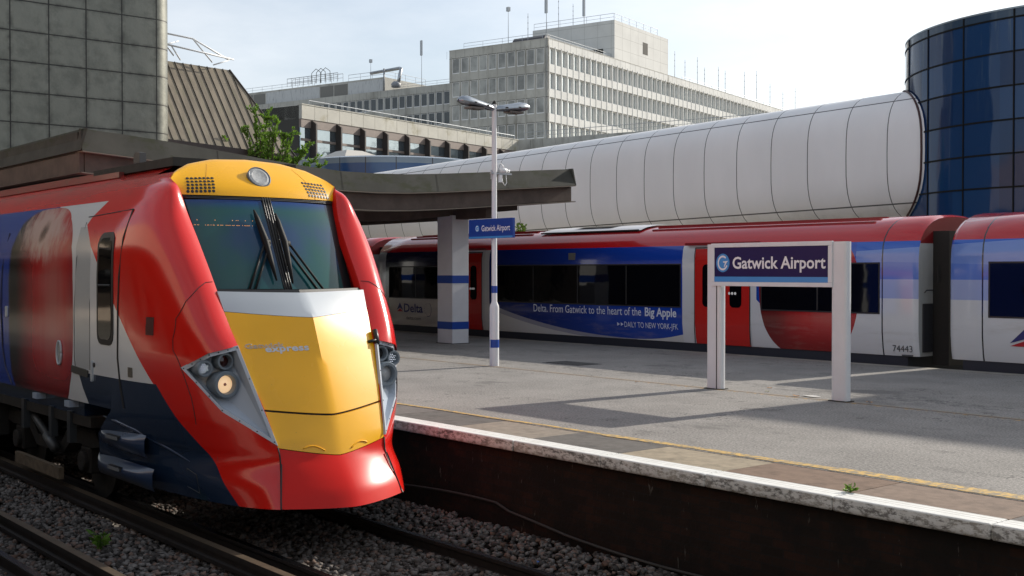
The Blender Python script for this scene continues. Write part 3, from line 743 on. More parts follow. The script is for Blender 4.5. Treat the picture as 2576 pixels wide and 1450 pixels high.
g.tube(pA,.045,6); g.tube(pB,.045,6); g.tube([(-54.9,24.8,13.25),(-54.4,25.6,12.1)],.04,6); g.tube([(-54.9,22.9,13.35),(-54.4,23.6,12.2)],.04,6); g.tube([(-54.3,23.2,12.7),(-55.2,24.2,13.1)],.035,6); g.tube([(-54.6,26.6,12.35),(-54.5,25.7,12.0)],.035,6); g.tube([(-54.3,23.9,12.0),(-54.3,23.4,12.7)],.035,6)
g.build('frame',mat('white_tube_paint',(.7,.72,.74),.45),cr,smooth=True)
# ======================= TREES =======================
def leafmat(name,a,b):
    if name in MATS: return MATS[name]
    def f(nt):
        gg=nt.nodes.new('ShaderNodeNewGeometry'); return mixc(nt,E(nt,gg.outputs['Random Per Island']).sm(0,1),a,b)
    m=mat(name,(0,0,0),.5,fn=f,spec=.3); nt=m.node_tree; b_=nt.nodes['Principled BSDF']
    tr=nt.nodes.new('ShaderNodeBsdfTranslucent'); mxs=nt.nodes.new('ShaderNodeMixShader'); mxs.inputs[0].default_value=.35
    src=b_.inputs['Base Color'].links[0].from_socket; c=mixc(nt,.5,src,(.25,.42,.04)); nt.links.new(c,tr.inputs[0])
    out=[n for n in nt.nodes if n.type=='OUTPUT_MATERIAL'][0]
    nt.links.new(b_.outputs[0],mxs.inputs[1]); nt.links.new(tr.outputs[0],mxs.inputs[2]); nt.links.new(mxs.outputs[0],out.inputs[0]); return m
M_leaf=leafmat('young_leaf',(.07,.16,.02),(.17,.30,.05)); M_leafd=leafmat('dark_leaf',(.03,.06,.012),(.07,.11,.03))
M_bark=mat('bark',(.07,.05,.035),.9,var=.3,vs=8)
def leaf(g,p,d,s):
    d=Vector(d).normalized(); a=d.cross(Vector((random.uniform(-1,1),random.uniform(-1,1),random.uniform(-1,1)))).normalized()
    p=Vector(p); n=d.cross(a)*s*.12
    g.add([p,p+d*s*.45+a*s*.28+n,p+d*s,p+d*s*.45-a*s*.28+n],[(0,1,2,3)])
def spraytree(name,base,z0,sprays,lab,lm,ls,cat='tree',group=None,trunk=.16):
    t=empty(name,base,lab,cat,group); B=Vector(base); tr=MB(); cr=MB()
    top=Vector((B.x,B.y,z0)); tr.tube([B,B.lerp(top,.5)+Vector((.1,.05,0)),top],[trunk,trunk*.8,trunk*.6],8)
    for (dx,dy,z,wob) in sprays:
        e=Vector((B.x+dx,B.y+dy,z)); m=top.lerp(e,.5)+Vector((dx*.12,dy*.12,-.1*abs(z-z0)))
        P=[top,top.lerp(m,.6),m,m.lerp(e,.55)+Vector((random.uniform(-wob,wob),random.uniform(-wob,wob),0)),e]
        tr.tube(P,[trunk*.45,trunk*.35,trunk*.25,trunk*.15,.008],5)
        for s in range(1,len(P)):
            a,b=P[s-1],P[s]; L_=(b-a).length; n=int(L_/(ls*.30))+1
            for i in range(n):
                p=a.lerp(b,i/n)
                dens=.62+.5*s/len(P)
                for _ in range(3):
                    if random.random()<dens:
                        dd=Vector((random.uniform(-1,1),random.uniform(-1,1),random.uniform(-.3,1)))
                        leaf(cr,p+dd*ls*.25,dd+(b-a).normalized()*.8,ls*random.uniform(.6,1.15))
                if random.random()<.20 and s>=2:
                    dd=Vector((random.uniform(-1,1),random.uniform(-1,1),random.uniform(-.1,1.0))).normalized(); tl=random.uniform(.25,.65)*min(1,L_)
                    q=p+dd*tl; tr.tube([p,q],[.014,.005],4)
                    for j in range(int(tl/(ls*.28))+1):
                        r=p.lerp(q,j/(tl/(ls*.28)+1))
                        for _ in range(3):
                            d2=Vector((random.uniform(-1,1),random.uniform(-1,1),random.uniform(-.2,1)))
                            leaf(cr,r+d2*ls*.2,d2+dd*.8,ls*random.uniform(.55,1.1))
    tr.build('trunk',M_bark,t,smooth=True); cr.build('crown',lm,t,recalc=False)
RX,RY=.636,.772   # picture-right direction on the ground
sp=[]
for dx,z in ((-2.75,7.7),(-2.5,7.3),(-2.2,7.7),(-1.7,7.9),(-1.2,7.6),(-.8,8.4),(-.35,9.5),(-.15,8.6),(.15,9.2),(.5,8.3),(.8,8.9),(1.1,8.3),(1.5,8.5),(1.9,7.8),(2.3,7.9),(2.6,7.3),(2.9,6.9),(-2.3,6.8),(-1.7,6.9),(-.5,7.4),(.3,7.5),(.9,7.3),(-1.1,6.7),(0,6.9),(2.1,6.8),(1.4,7.0),(-.5,6.4),(2.7,6.4),(3.1,6.5),(-2.9,7.0),(.6,6.6),(1.8,6.4)):
    f=random.uniform(-.9,.9); sp.append((dx*RX-f*.77,dx*RY+f*.63,z,.16))
spraytree('young_tree',(-50.75,26.5,-1.2),5.9,sp,'bright green young tree with upright leafy sprays behind the canopy',M_leaf,.17)
sp=[]
for i in range(22):
    a=random.uniform(0,6.28); r=random.uniform(.2,1.0); sp.append((r*math.cos(a),r*math.sin(a),random.uniform(3.0,4.6),.1))
spraytree('shrub',(-55.0,32.6,-1.2),2.4,sp,'grey green shrub seen under the canopy in front of the far footbridge',M_leafd,.16,'shrub',trunk=.07)
sp=[]
for i in range(9):
    a=random.uniform(0,6.28); r=random.uniform(.1,.5); sp.append((r*math.cos(a),r*math.sin(a),random.uniform(2.9,3.45),.05))
spraytree('sapling',(-31.6,26.2,-1.2),2.6,sp,'small sapling top peeping over the wrapped train beside the lamp post sign',M_leafd,.10,'sapling',trunk=.04)
def weed(name,p,n,h,lab,r=.1):
    t=empty(name,p,lab,'weed'); g=MB(); P=Vector(p)
    for i in range(n):
        a=random.uniform(0,6.28); q=P+Vector((math.cos(a)*r*random.uniform(.2,1),math.sin(a)*r*random.uniform(.2,1),h*random.uniform(.3,1)))
        g.tube([P,P.lerp(q,.6)+Vector((0,0,h*.1)),q],[.004,.003,.001],4)
        for j in range(4):
            s=P.lerp(q,.4+.15*j); d=Vector((math.cos(a+random.uniform(-1,1)),math.sin(a+random.uniform(-1,1)),random.uniform(.1,.9))); leaf(g,s,d,h*.42)
    g.build('foliage',M_leaf,t,recalc=False)
weed('weed',(-11.52,4.22,-1.04),6,.25,'leafy green weed growing in the ballast between the near tracks',.09)
weed('weed',(-5.45,7.97,0),14,.07,'tiny weed in a joint of the white platform edge',.09)
weed('weed',(-13.2,3.62,-1.04),5,.16,'small weed by the conductor rail at the left picture edge',.08)
# ======================= STREET FURNITURE =======================
M_white=mat('white_gloss_paint',(.70,.71,.72),.35,var=.03,vs=3,dirt=(.42,.40,.37),ds=9,dr=(.68,.8))
M_alu=mat('brushed_lamp_housing',(.34,.37,.40),.3,metal=.85,var=.12,vs=4)
M_navy=mat('sign_navy',(.012,.008,.075),.4,spec=.25); M_sky=mat('sign_sky_blue',(.05,.27,.62),.35); M_txt=mat('sign_white_lettering',(.78,.78,.80),.45); M_sgblue=mat('sign_royal_blue',(.006,.045,.27),.35)
LU,LV=-16.94,13.54
lp=empty('lamp_post',(LU,LV,0),'white twin headed platform lamp post with blue bands','lamp post')
g=MB(); g.lathe([(.01,0),(.088,0),(.088,1.08),(.082,1.12),(.058,1.17),(.052,1.2),(.045,4.80),(.045,4.83),(.01,4.84)],(LU,LV,0),(0,0,1),10); g.build('post',M_white,lp,auto=25)
for z0,z1,r in ((1.35,1.48,.0545),(.34,.49,.0905)):
    g=MB(); g.lathe([(r,z0),(r,z1)],(LU,LV,0),(0,0,1),10); g.build('blue_band',M_blue,lp,auto=25)
for sgn in (-1,1):
    tip=LV+sgn*(.80)
    secs=[(0,.045,.05,.05),(.06,.085,.07,.07),(.2,.10,.08,.085),(.4,.118,.095,.10),(.58,.125,.115,.11),(.7,.112,.10,.10),(.77,.08,.065,.07),(.80,.02,.02,.02)]
    P=[]
    for (l,w,up,dn) in secs:
        z=4.74+l*.12; row=[]
        for k in range(16):
            a=2*math.pi*k/16; row.append((LU+w*math.cos(a),LV+sgn*(.03+l),z+(up if math.sin(a)>0 else dn*.55)*math.sin(a)))
        P.append(row)
    g=MB(); g.grid(P,closed=True); hd=g.build('lamp_head',M_alu,lp,smooth=True)
    g=MB(); g.lathe([(.01,0),(.09,.0),(.085,.02),(.01,.045)],(LU,LV+sgn*.48,4.735),(0,0,-1),16)
    g.box((LU-.10,LV+sgn*.30,4.70),(LU+.10,LV+sgn*.62,4.735)); g.build('diffuser',mat('smoked_diffuser',(.10,.08,.07),.25),hd)
    g=MB(); g.box((LU+.10,LV+sgn*.22-.025,4.77),(LU+.118,LV+sgn*.22+.025,4.79)); g.box((LU+.115,LV+sgn*.52-.025,4.80),(LU+.128,LV+sgn*.52+.025,4.82)); g.build('latch',M_dark,hd)
g=MB(); g.lathe([(.05,0),(.03,.04),(.01,.07)],(LU,LV,4.83),(0,0,1),8); g.build('photocell',M_dark,lp)
g=MB(); g.box((LU-.02,LV-.09,0.25),(LU-.005,LV-.082,1.0)); g.build('access_door',M_white,lp)
cv=empty('camera_bracket',(LU,LV+.2,3.55),'small white camera housing with looping cable clamped to the lamp post','camera')
g=MB(); g.box((LU-.03,LV-.08,3.545),(LU+.03,LV+.40,3.575)); g.tube([(LU,LV-.07,3.45),(LU,LV-.07,3.62)],.012,6); g.build('arm',mat('galvanised_steel',(.3,.3,.3),.5),cv)
g=MB(); g.lathe([(.01,0),(.05,.01),(.055,.10),(.04,.16),(.01,.17)],(LU,LV+.13,3.615),(0,1,.05),12); g.lathe([(.01,0),(.03,0),(.03,.05),(.01,.05)],(LU,LV+.30,3.615),(0,1,0),10); g.build('housing',M_white,cv,smooth=True)
g=MB(); g.tube([(LU+.01,LV+.04,3.6),(LU+.02,LV+.06,3.72),(LU+.02,LV+.13,3.75),(LU+.02,LV+.2,3.7),(LU+.02,LV+.21,3.62)],.008,5)
g.tube([(LU+.02,LV+.16,3.54),(LU+.02,LV+.18,3.40),(LU+.02,LV+.24,3.34),(LU+.02,LV+.28,3.40),(LU+.02,LV+.26,3.54)],.008,5); g.build('cable',M_white,cv,smooth=True)
g=MB(); g.box((LU-.02,LV+.10,3.40),(LU+.03,LV+.17,3.54)); g.build('junction_box',M_white,cv)
def glogo(mbc,mbw,f,cx,cy,R,rx=1.):
    """round emblem: disc in mbc, open G with an arrow in mbw; f(x,y,layer)"""
    n=40; mbc.add([f(cx,cy,1)]+[f(cx+R*rx*math.cos(2*math.pi*k/n),cy+R*math.sin(2*math.pi*k/n),1) for k in range(n)],[(0,1+k,1+(k+1)%n) for k in range(n)])
    r1,r0=R*.80,R*.60; P=[]
    for k in range(31):
        a=math.radians(48+k*(290/30)); th=1.0 if k<26 else 1-(k-26)*.12
        P.append([f(cx+rx*r1*math.cos(a)*.95,cy+r1*math.sin(a),2),f(cx+rx*(r0+(1-th)*R*.1)*math.cos(a)*.95,cy+(r0)*math.sin(a),2)])
    mbw.grid(P)
    pts=[(.80,.22),(.02,.16),(.12,.02),(.36,.02),(.16,-.42),(.28,-.42),(.56,.0),(.80,.22)]
    mbw.add([f(cx+rx*R*a,cy+R*b,2) for a,b in pts[:-1]],[(0,1,2,3),(0,3,4,5),(0,5,6)] if False else [(0,1,2),(0,2,3),(0,3,6),(3,4,5),(3,5,6)])
# hanging sign on the lamp post
hs_=empty('station_name_sign',(-16.91,13.43,2.36),'blue Gatwick Airport name board fixed across the lamp post','sign')
g=MB(); g.box((-17.56,13.42,2.357),(-16.26,13.475,2.717)); g.build('board',M_sgblue,hs_,bevel=.004)
g=MB(); g.box((-17.555,13.416,2.362),(-16.265,13.4195,2.395)); g.build('light_blue_stripe',M_sky,hs_)
f=lambda x,y,l=1: (x,13.42-.0025*l,y)
g=MB(); g2=MB(); put_text(g,'Gatwick Airport',f,-17.165,-16.335,2.493,.108,bold=.01); glogo(g2,g,f,-17.295,2.545,.062,.95)
g.build('lettering',M_txt,hs_,recalc=False); g2.build('emblem',M_sky,hs_,recalc=False)
g=MB(); g.box((-17.2,13.475,2.45),(-16.6,13.50,2.5)); g.box((-17.2,13.475,2.6),(-16.6,13.50,2.65)); g.build('bracket',M_white,hs_)
# running-in board on two posts
rbd=empty('station_name_board',(-10.5,13.44,0),'white framed Gatwick Airport name board standing on two white posts','sign')
for u0,u1,gr in ((-11.675,-11.395,True),(-9.475,-9.225,False)):
    g=MB(); P=[]
    w=(u1-u0)/2; c=(u0+u1)/2
    for z in (0,2.15):
        P.append([(c+w*math.copysign(abs(math.cos(a))**.45,math.cos(a)),13.45+.07*math.copysign(abs(math.sin(a))**.6,math.sin(a)),z) for a in [2*math.pi*k/32 for k in range(32)]])
    g.grid(P,closed=True); g.add(P[1],[tuple(range(32))]); po=g.build('post',M_white,rbd,auto=35)
    if gr: g=MB(); g.box((-11.470,13.372,.0),(-11.462,13.385,1.54)); g.build('groove',M_dark,po)
    g=MB(); g.box((u0-.02,13.36,0),(u1+.02,13.54,.012)); g.build('base_plate',M_dark,rbd)
g=MB(); g.box((-11.56,13.36,1.535),(-9.44,13.40,1.595)); g.box((-11.56,13.36,2.10),(-9.44,13.40,2.16)); g.box((-11.56,13.36,1.597),(-11.50,13.40,2.098)); g.box((-9.505,13.36,1.597),(-9.44,13.40,2.098))
g.build('frame',M_white,rbd,bevel=.004)
g=MB(); g.box((-11.50,13.37,1.59),(-9.5,13.44,2.102)); g.build('panel',M_navy,rbd)
g=MB(); g.box((-11.5,13.365,1.597),(-9.506,13.3695,1.672)); g.build('light_blue_stripe',M_sky,rbd)
f=lambda x,y,l=1: (x,13.37-.0025*l,y)
g=MB(); g2=MB(); put_text(g,'Gatwick Airport',f,-11.158,-9.546,1.792,.172,bold=.02); glogo(g2,g,f,-11.341,1.873,.136,.93)
g.build('lettering',M_txt,rbd,recalc=False); g2.build('emblem',M_sky,rbd,recalc=False)
# litter
def scrap(name,p,s,lab,m,rot=0.):
    t=MB(); n=9; c=Vector(p); vs=[c+Vector((0,0,.012))]
    for k in range(n):
        a=2*math.pi*k/n+rot; r=s*random.uniform(.6,1.1); vs.append(c+Vector((math.cos(a)*r,math.sin(a)*r*.45,random.uniform(.003,.02))))
    t.add(vs,[(0,1+k,1+(k+1)%n) for k in range(n)]); o=t.build(name,m); tag(o,lab,'litter'); return o
M_or=mat('orange_fallen_leaf',(.45,.22,.07),.7); M_pap=mat('crumpled_paper',(.6,.58,.54),.7)
scrap('paper_scrap',(-9.95,13.60,0.003),.16,'crumpled whitish paper lying just left of the right board post',M_pap,.4)
scrap('fallen_leaf',(-10.75,13.66,.003),.05,'yellow green leaf on the joint left of the crumpled paper',mat('yellow_leaf',(.35,.36,.05),.7))
scrap('fallen_leaf',(-11.05,14.1,.003),.05,'small orange leaf lying in the crack behind the name board',M_or)
scrap('fallen_leaf',(-12.98,13.25,.003),.06,'orange leaf on the dark joint between lamp post and name board',M_or)
scrap('fallen_leaf',(-9.0,13.58,.003),.06,'orange leaf just right of the right board post',M_or)
scrap('fallen_leaf',(-10.1,13.47,.003),.07,'orange leaf pressed against the paper at the right board post',M_or,1)
scrap('bottle_top',(-8.35,7.2,-1.0),.02,'tiny blue scrap on the ballast below the platform',mat('blue_scrap',(.02,.15,.6),.4))
cab=empty('lineside_cable',(-9,7.68,-.9),'thin grey cable sagging along the foot of the sooty brick wall','cable')
g=MB(); P=[]
for i in range(80): u=-18+i*.22; P.append((u,7.73,-.80+.06*math.sin(u*1.1)-.0*u+(.05 if u<-9.5 else -.05*min(1,(u+9.5)))))
g.tube(P,.014,6); g.build('sheath',mat('grey_cable',(.035,.033,.03),.7),cab,smooth=True)
# ======================= TRAINS =======================
RED=(.60,.012,.007); RED2=(.46,.012,.016); YEL=(.86,.43,.003); NAVY=(.012,.025,.055); WHT=(.62,.64,.66)
def paint(name,c,**k):
    a=dict(rough=.28,coat=.4,spec=.5,var=.035,vs=1.2,rvar=.08); a.update(k); return mat(name,c,**a)
M_red=paint('train_red_paint',RED,rough=.30,coat=.0,spec=.22,dirt=(.2,.02,.02),ds=1.1,dr=(.66,.8)); M_yel2=paint('train_yellow_paint',YEL,coat=.25,spec=.4,dirt=(.22,.11,.02),ds=48,dr=(.69,.72))
M_grey=paint('train_light_grey',(.47,.51,.55)); M_blk=mat('black_rubber',(.012,.012,.013),.45); M_sil=mat('silver_lettering',(.55,.57,.6),.35,metal=.3)
M_tglass=mat('train_dark_glass',(.004,.004,.005),.04,spec=.4)
M_under=mat('underframe_grime',(.013,.011,.009),.7,var=.4,vs=9,dirt=(.03,.022,.015),ds=5,dr=(.55,.7))
def ell(nt,x,z,cx,cz,rx,rzu,rzd,n):
    dx=((x-cx).abs()/rx).pw(n); du=(((z-cz).mx(0))/rzu).pw(n); dd=(((z-cz)*-1).mx(0)/rzd).pw(n); return (dx+du+dd).lt(1)
def applecol(nt,x,z,cx,sc,ztop):
    st=noise(nt,3.2,5,.65,(3.2,1,.30))
    c=mixc(nt,((x-cx)*(1/sc)+st*.22-.11).sm(-.8,.05),(.005,.004,.004),(.42,.010,.012))
    hl=((x-cx-.42*sc).abs()*-1+.62*sc)/(.62*sc); hz=((z-1.35).abs()*-1+1.15)
    c=mixc(nt,(hl+st*.5-.25).sm(.1,1.0)*hz.sm(0,.9)*.45,c,(.46,.20,.17))
    ed=(x-cx).sm(.72*sc,1.0*sc); c=mixc(nt,ed*.8,c,(.25,.01,.02))
    return mixc(nt,(z*-1).sm(-.75,-.2)*.75,c,(.05,.004,.004))
def livery1(nt):
    x,y,z=pos(nt)
    t=((z*-1+2.28)*1.139-13.23).mx((z-2.25)*1.3-13.25)
    nl=(z*-1+.62)*.9-11.29
    apple=ell(nt,x,z,-14.67,1.30,1.20,1.22,1.28,3.2)
    ac=applecol(nt,x,z,-14.67,1.2,2.4)
    d1=(((x+14.66)/1.0).pw(2)+((z-2.25)/.42).pw(2)).pw(.5)+noise(nt,3.2,5,.7,(1.6,1,.8))*1.3-.65
    ac=mixc(nt,((d1*-1+1.05).sm(0,.7))*.85,ac,(.55,.43,.38))
    d2=(((x+14.66-(z-2.2)*.5)/.16).pw(2)+((z-2.22)/.16).pw(2)).pw(.5)+noise(nt,7,3,.6)*.8-.4; ac=mixc(nt,(d2*-1+1.1).sm(0,.9)*.85,ac,(.08,.03,.012))
    bgc=mixc(nt,x.lt(-14.45),WHT,(.012,.045,.30))
    left=mixc(nt,apple,bgc,ac)
    grey=x.gt(-13.42)*x.lt(-12.93)*z.gt(.66)*z.lt(2.25)
    white=mixc(nt,grey*.9,WHT,(.42,.44,.45))
    side=mixc(nt,x.lt(-13.40+.0),white,left)
    side=mixc(nt,x.lt(t)*((z.gt(.62)).mx(x.lt(-12.9))),RED,side)
    navy=(z.lt(.62)*x.lt(nl)*x.gt((z*-1+.64)*.86-13.33)).mx(z.lt(.275)*x.lt(nl))
    c=mixc(nt,navy,side,NAVY)
    roof=z.gt(2.53); c=mixc(nt,roof,c,RED)
    dust=noise(nt,1.2,6,.7,(1,1,3)).sm(.45,.7)*z.sm(2.45,2.9)*x.lt(-12)*.7
    return mixc(nt,dust,c,(.16,.05,.035))
M_liv1=mat('lead_car_livery',(0,0,0),.15,fn=livery1,coat=.3,spec=.5,rvar=.1)
VC=6.03
SIDE=[(0,2.99),(.4,2.97),(.7,2.90),(.9,2.80),(1.0,2.74),(1.15,2.62),(1.30,2.36),(1.385,2.03),(1.40,1.68),(1.40,1.25),(1.40,1.01),(1.40,.84),(1.40,.44),(1.385,.28)]
tr1=empty('leading_train_car',(-16,6.03,-.915),'red white and yellow express train car with raked cab standing at the platform','train')
# car body behind the cab
def ext(SEC,u0,u1,vc,step=.5):
    full=[(w,z) for w,z in SEC][::-1]+[(-w,z) for w,z in SEC[1:]]
    n=max(2,int((u1-u0)/step)); return [[(u0+(u1-u0)*i/n,vc-w,z) for w,z in full] for i in range(n+1)]
g=MB(); P=ext(SIDE,-33.5,-12.3,VC,.6); g.grid(P); g.add(P[0],[tuple(range(len(P[0])))]); g.box((-33.4,VC-1.3,.1),(-13.4,VC+1.3,.30)); g.build('body',M_liv1,tr1,auto=35)
# cab shell
FR=[(-11.96,0,2.99),(-11.95,.4,2.97),(-11.90,.7,2.90),(-11.82,.9,2.80),
    (-11.72,.98,2.72),(-11.62,.94,2.62),(-11.50,.90,2.36),(-11.27,.87,2.03),(-11.00,.85,1.66),(-10.74,.82,1.25),(-10.58,.79,1.01),(-10.49,.765,.82),(-10.29,.675,.44),(-10.125,.61,.07),(-10.08,.60,-.10),(-10.0,.64,-.30),(-9.90,.69,-.50)]
KK=[(-12.0,0,2.99),(-12.0,.4,2.97),(-12.0,.7,2.90),(-12,.9,2.80),
    (-12.0,1.0,2.73),(-11.45,1.16,2.62),(-11.25,1.31,2.36),(-11.01,1.385,2.03),(-10.77,1.40,1.68),(-10.50,1.41,1.25),(-10.42,1.42,1.01),(-10.40,1.42,.84),(-10.40,1.38,.44),(-10.52,1.32,.07),(-10.5,1.27,-.10),(-10.27,1.24,-.30),(-10.3,1.18,-.50)]
QQ=SIDE[:12]+[(1.40,.44),(1.40,.10),(1.37,-.10),(1.34,-.30),(1.31,-.46)]
def lerp_tab(T,r):
    i=min(int(r),len(T)-2); f=r-i
    p0=T[max(i-1,0)];p1=T[i];p2=T[i+1];p3=T[min(i+2,len(T)-1)]
    return tuple(.5*((2*b)+(c-a)*f+(2*a-5*b+4*c-d)*f*f+(3*b-a-3*c+d)*f**3) for a,b,c,d in zip(p0,p1,p2,p3))
def shell(r,t,sgn):
    F=lerp_tab(FR,r);K=lerp_tab(KK,r);Q=lerp_tab(QQ,r); Q=(-12.31 if Q[1]>.28 else -12.31-(.28-Q[1])*.25-.35*min(1,(.28-Q[1])/.3),Q[0],Q[1])
    a,b,c=(1-t)**2,2*t*(1-t),t*t
    return (a*F[0]+b*K[0]+c*Q[0],VC+sgn*(a*F[1]+b*K[1]+c*Q[1]),a*F[2]+b*K[2]+c*Q[2])
def redmask(nt): return livery1(nt)
TR=dict(T=(-10.87,1.25,.81),m1=(-10.65,1.07,.955),A=(-10.57,.80,1.02),B=(-10.115,.615,.08),m2=(-10.50,1.0,.395))
ring=[TR[k] for k in ('T','m1','A','B','m2')]
def side_pts(sgn,pts): return [Vector((u,VC+sgn*w,z)) for u,w,z in pts]
for sgn in (-1,1):
    nr=96; ntt=26; P=[[shell(3.0+13.0*i/nr,j/ntt,sgn) for j in range(ntt+1)] for i in range(nr+1)]
    g=MB(); g.grid(P); o=g.build('cab_side_shell',M_liv1,tr1,smooth=True)
    # cut the headlamp opening
    bm=bmesh.new(); bm.from_mesh(o.data); off=wloc(tr1); bmesh.ops.remove_doubles(bm,verts=bm.verts,dist=1e-5)
    rp=[p-off for p in side_pts(sgn,ring)]; cen=sum(rp,Vector())/5; nn=Vector((.88,sgn*.47,0))
    pl=[]
    for i in range(5):
        a,b=rp[i],rp[(i+1)%5]; no=(b-a).cross(nn).normalized()
        if (cen-a).dot(no)<0: no=-no
        pl.append((a,no))
        # cut only faces near the opening
        fs=[f for f in bm.faces if (f.calc_center_median()-cen).length<.95]
        ge=list({e for f in fs for e in f.edges}); gv=list({v for f in fs for v in f.verts})
        bmesh.ops.bisect_plane(bm,geom=gv+ge+fs,plane_co=a,plane_no=no,dist=1e-5)
    dele=[f for f in bm.faces if all((f.calc_center_median()-a).dot(no)>1e-4 for a,no in pl) and (f.calc_center_median()-cen).length<1.0]
    bmesh.ops.delete(bm,geom=dele,context='FACES'); bmesh.ops.recalc_face_normals(bm,faces=bm.faces); bm.to_mesh(o.data); bm.free()
    o.data.polygons.foreach_set('use_smooth',[True]*len(o.data.polygons))
    # headlamp cluster
    hc=bpy.data.objects.new('headlight_cluster',None); COL.objects.link(hc); hc.parent=tr1; c0=Vector((-10.6,VC+sgn*.95,.7)); hc.location=c0-off
    out=side_pts(sgn,ring); cw=sum(out,Vector())/5
    # refine ring: subdivide edges
    def sub(R,n=6): return [R[i].lerp(R[(i+1)%len(R)],j/n) for i in range(len(R)) for j in range(n)]
    outer=[p+nn*.012+(p-cw)*.012 for p in sub(out)]; inner=[p+nn*.012-(p-cw)*.115 for p in sub(out)]
    g=MB(); g.grid([[p,q] for p,q in zip(outer+outer[:1],inner+inner[:1])]); 
    back=[p-nn*.03 for p in outer]; g.grid([[p,q] for p,q in zip(outer+outer[:1],back+back[:1])]); g.build('rim',mat('cluster_grey_rim',(.42,.46,.52),.35,coat=.3),hc)
    inn=[out[i]+nn*.0-(out[i]-cw)*.115 for i in range(5)]
    depth=[Vector((-.04,-sgn*.04,0)),Vector((-.13,-sgn*.02,-.01)),Vector((-.2,sgn*.02,-.01)),Vector((-.04,0,.02)),Vector((-.08,-sgn*.02,.02))]
    bk=[inn[i]+depth[i] for i in range(5)]
    si=sub(inn); sb=sub(bk); mid=Vector((-10.76,VC+sgn*.95,.60))
    g=MB(); g.grid([[p,q] for p,q in zip(inner+inner[:1],sb+sb[:1])]); n=len(sb); g.add([mid]+sb,[(0,1+i,1+(i+1)%n) for i in range(n)]); g.build('housing',mat('cluster_blue_grey',(.40,.45,.52),.35,coat=.3),hc)
    M_bez=mat('lamp_bezel_grey',(.14,.17,.20),.35)
    for (u,w,z,r,kind) in ((-10.70,1.095,.805,.085,'led'),(-10.65,.905,.868,.088,'red'),(-10.57,.93,.648,.133,'main')):
        o3=(u,VC+sgn*w,z); lamp=bpy.data.objects.new('headlight',None)
        g=MB(); g.lathe([(r*.9,-.18),(r,-.0),(r,.02),(r*.93,.035),(r*.72,.035),(r*.66,.01),(r*.64,-.03)],o3,(1,sgn*.0+.0,0.02),32); lm=g.build('headlight' if kind=='main' else 'marker_light',M_bez,hc,auto=30)
        g=MB()
        if kind=='main':
            g.lathe([(.001,-.012),(.02,-.012),(r*.35,-.018),(r*.64,-.035)],o3,(1,0,.02),28)
            g.build('lens',mat('lit_lamp_lens',(.85,.62,.42),.15,emit=((1,.66,.36),.55)) if sgn<0 else mat('clear_lamp_lens',(.35,.36,.37),.12,coat=.5),lm,smooth=True)
            if sgn<0: g=MB(); g.lathe([(.001,.0),(.012,-.002),(.016,-.012)],o3,(1,0,0),12); g.build('bulb',mat('warm_bulb',(.4,.15,.1),.3),lm)
        elif kind=='red': g.lathe([(.001,-.02),(r*.64,-.03)],o3,(1,0,.02),24); g.build('lens',mat('dark_red_lens',(.035,.004,.004),.1,coat=.5) if sgn<0 else mat('dark_lens',(.02,.02,.02),.1,coat=.5),lm)
        else:
            g.lathe([(.001,-.02),(r*.70,-.03)],o3,(1,0,.02),24); g.build('lens',mat('dark_led_lens',(.008,.012,.04),.35),lm)
            g=MB()
            for a in range(-2,3):
                for b in range(-2,3):
                    yy=(a+.5*(b%2)-.2)*.021; zz=b*.019
                    if yy*yy+zz*zz<.0027: g.lathe([(.0045,0),(.003,.002),(.0001,.003)],(o3[0]-.018,o3[1]+yy,o3[2]+zz),(1,0,0),6)
            g.build('led_dots',mat('white_led',(.8,.85,1),.3,emit=((.85,.92,1),1.3)),lm)
    g=MB()
    for i in range(0,len(outer),2):
        p=outer[i].lerp(inner[i],.5); g.lathe([(.0075,0),(.006,.003),(.0001,.004)],p,tuple(nn),8)
    g.build('rim_screw',M_blk,hc)
# ---- front prow ----
def lin(T,z):
    for (a,b) in zip(T,T[1:]):
        if b[0]<=z<=a[0] or (z>a[0] and a is T[0]) : 
            f=(z-a[0])/(b[0]-a[0]); return tuple(x+(y-x)*f for x,y in zip(a[1:],b[1:]))
    a,b=T[-2],T[-1]; f=(z-a[0])/(b[0]-a[0]); return tuple(x+(y-x)*f for x,y in zip(a[1:],b[1:]))
TC=[(1.54,-10.72),(1.28,-10.50),(.33,-10.10),(-.06,-9.98),(-.25,-9.82),(-.36,-9.74),(-.52,-9.67)]
TE=[(1.55,-10.90,.855),(1.35,-10.80,.83),(1.03,-10.61,.80),(.57,-10.37,.72),(.09,-10.13,.615),(-.06,-10.10,.60),(-.25,-10.02,.63),(-.36,-9.96,.66),(-.52,-9.90,.69)]
def prow(s,zc,ze,off=0):
    """s in -1..1 across; zc centre height, ze edge height"""
    a=abs(s); z=zc+(ze-zc)*a**1.3; uc=lin(TC,z)[0]; ue,we=lin(TE,z); w=we*a
    return (uc+(ue-uc)*a**(1.04+.55*min(1,max(0,(.9-z)/1.3)))+off,VC+math.copysign(w,s),z)
def panel(name,zt,zb,m,nz_=10,lip=.05):
    g=MB(); S_=[-1+i/12 for i in range(25)]; P=[[prow(s,zt[0]+(zb[0]-zt[0])*j/nz_,zt[1]+(zb[1]-zt[1])*j/nz_) for s in S_] for j in range(nz_+1)]
    P=[[ (q[0]-lip,q[1],q[2]) for q in P[0]]]+P+[[ (q[0]-lip,q[1],q[2]) for q in P[-1]]]
    P=[[ (r[0][0]-lip*1.6,r[0][1]-.004,r[0][2]) ]+r+[ (r[-1][0]-lip*1.6,r[-1][1]+.004,r[-1][2]) ] for r in P]
    g.grid(P); return g.build(name,m,tr1,auto=22)
panel('grey_nose_band',(1.53,1.55),(1.283,1.352),M_grey,4)
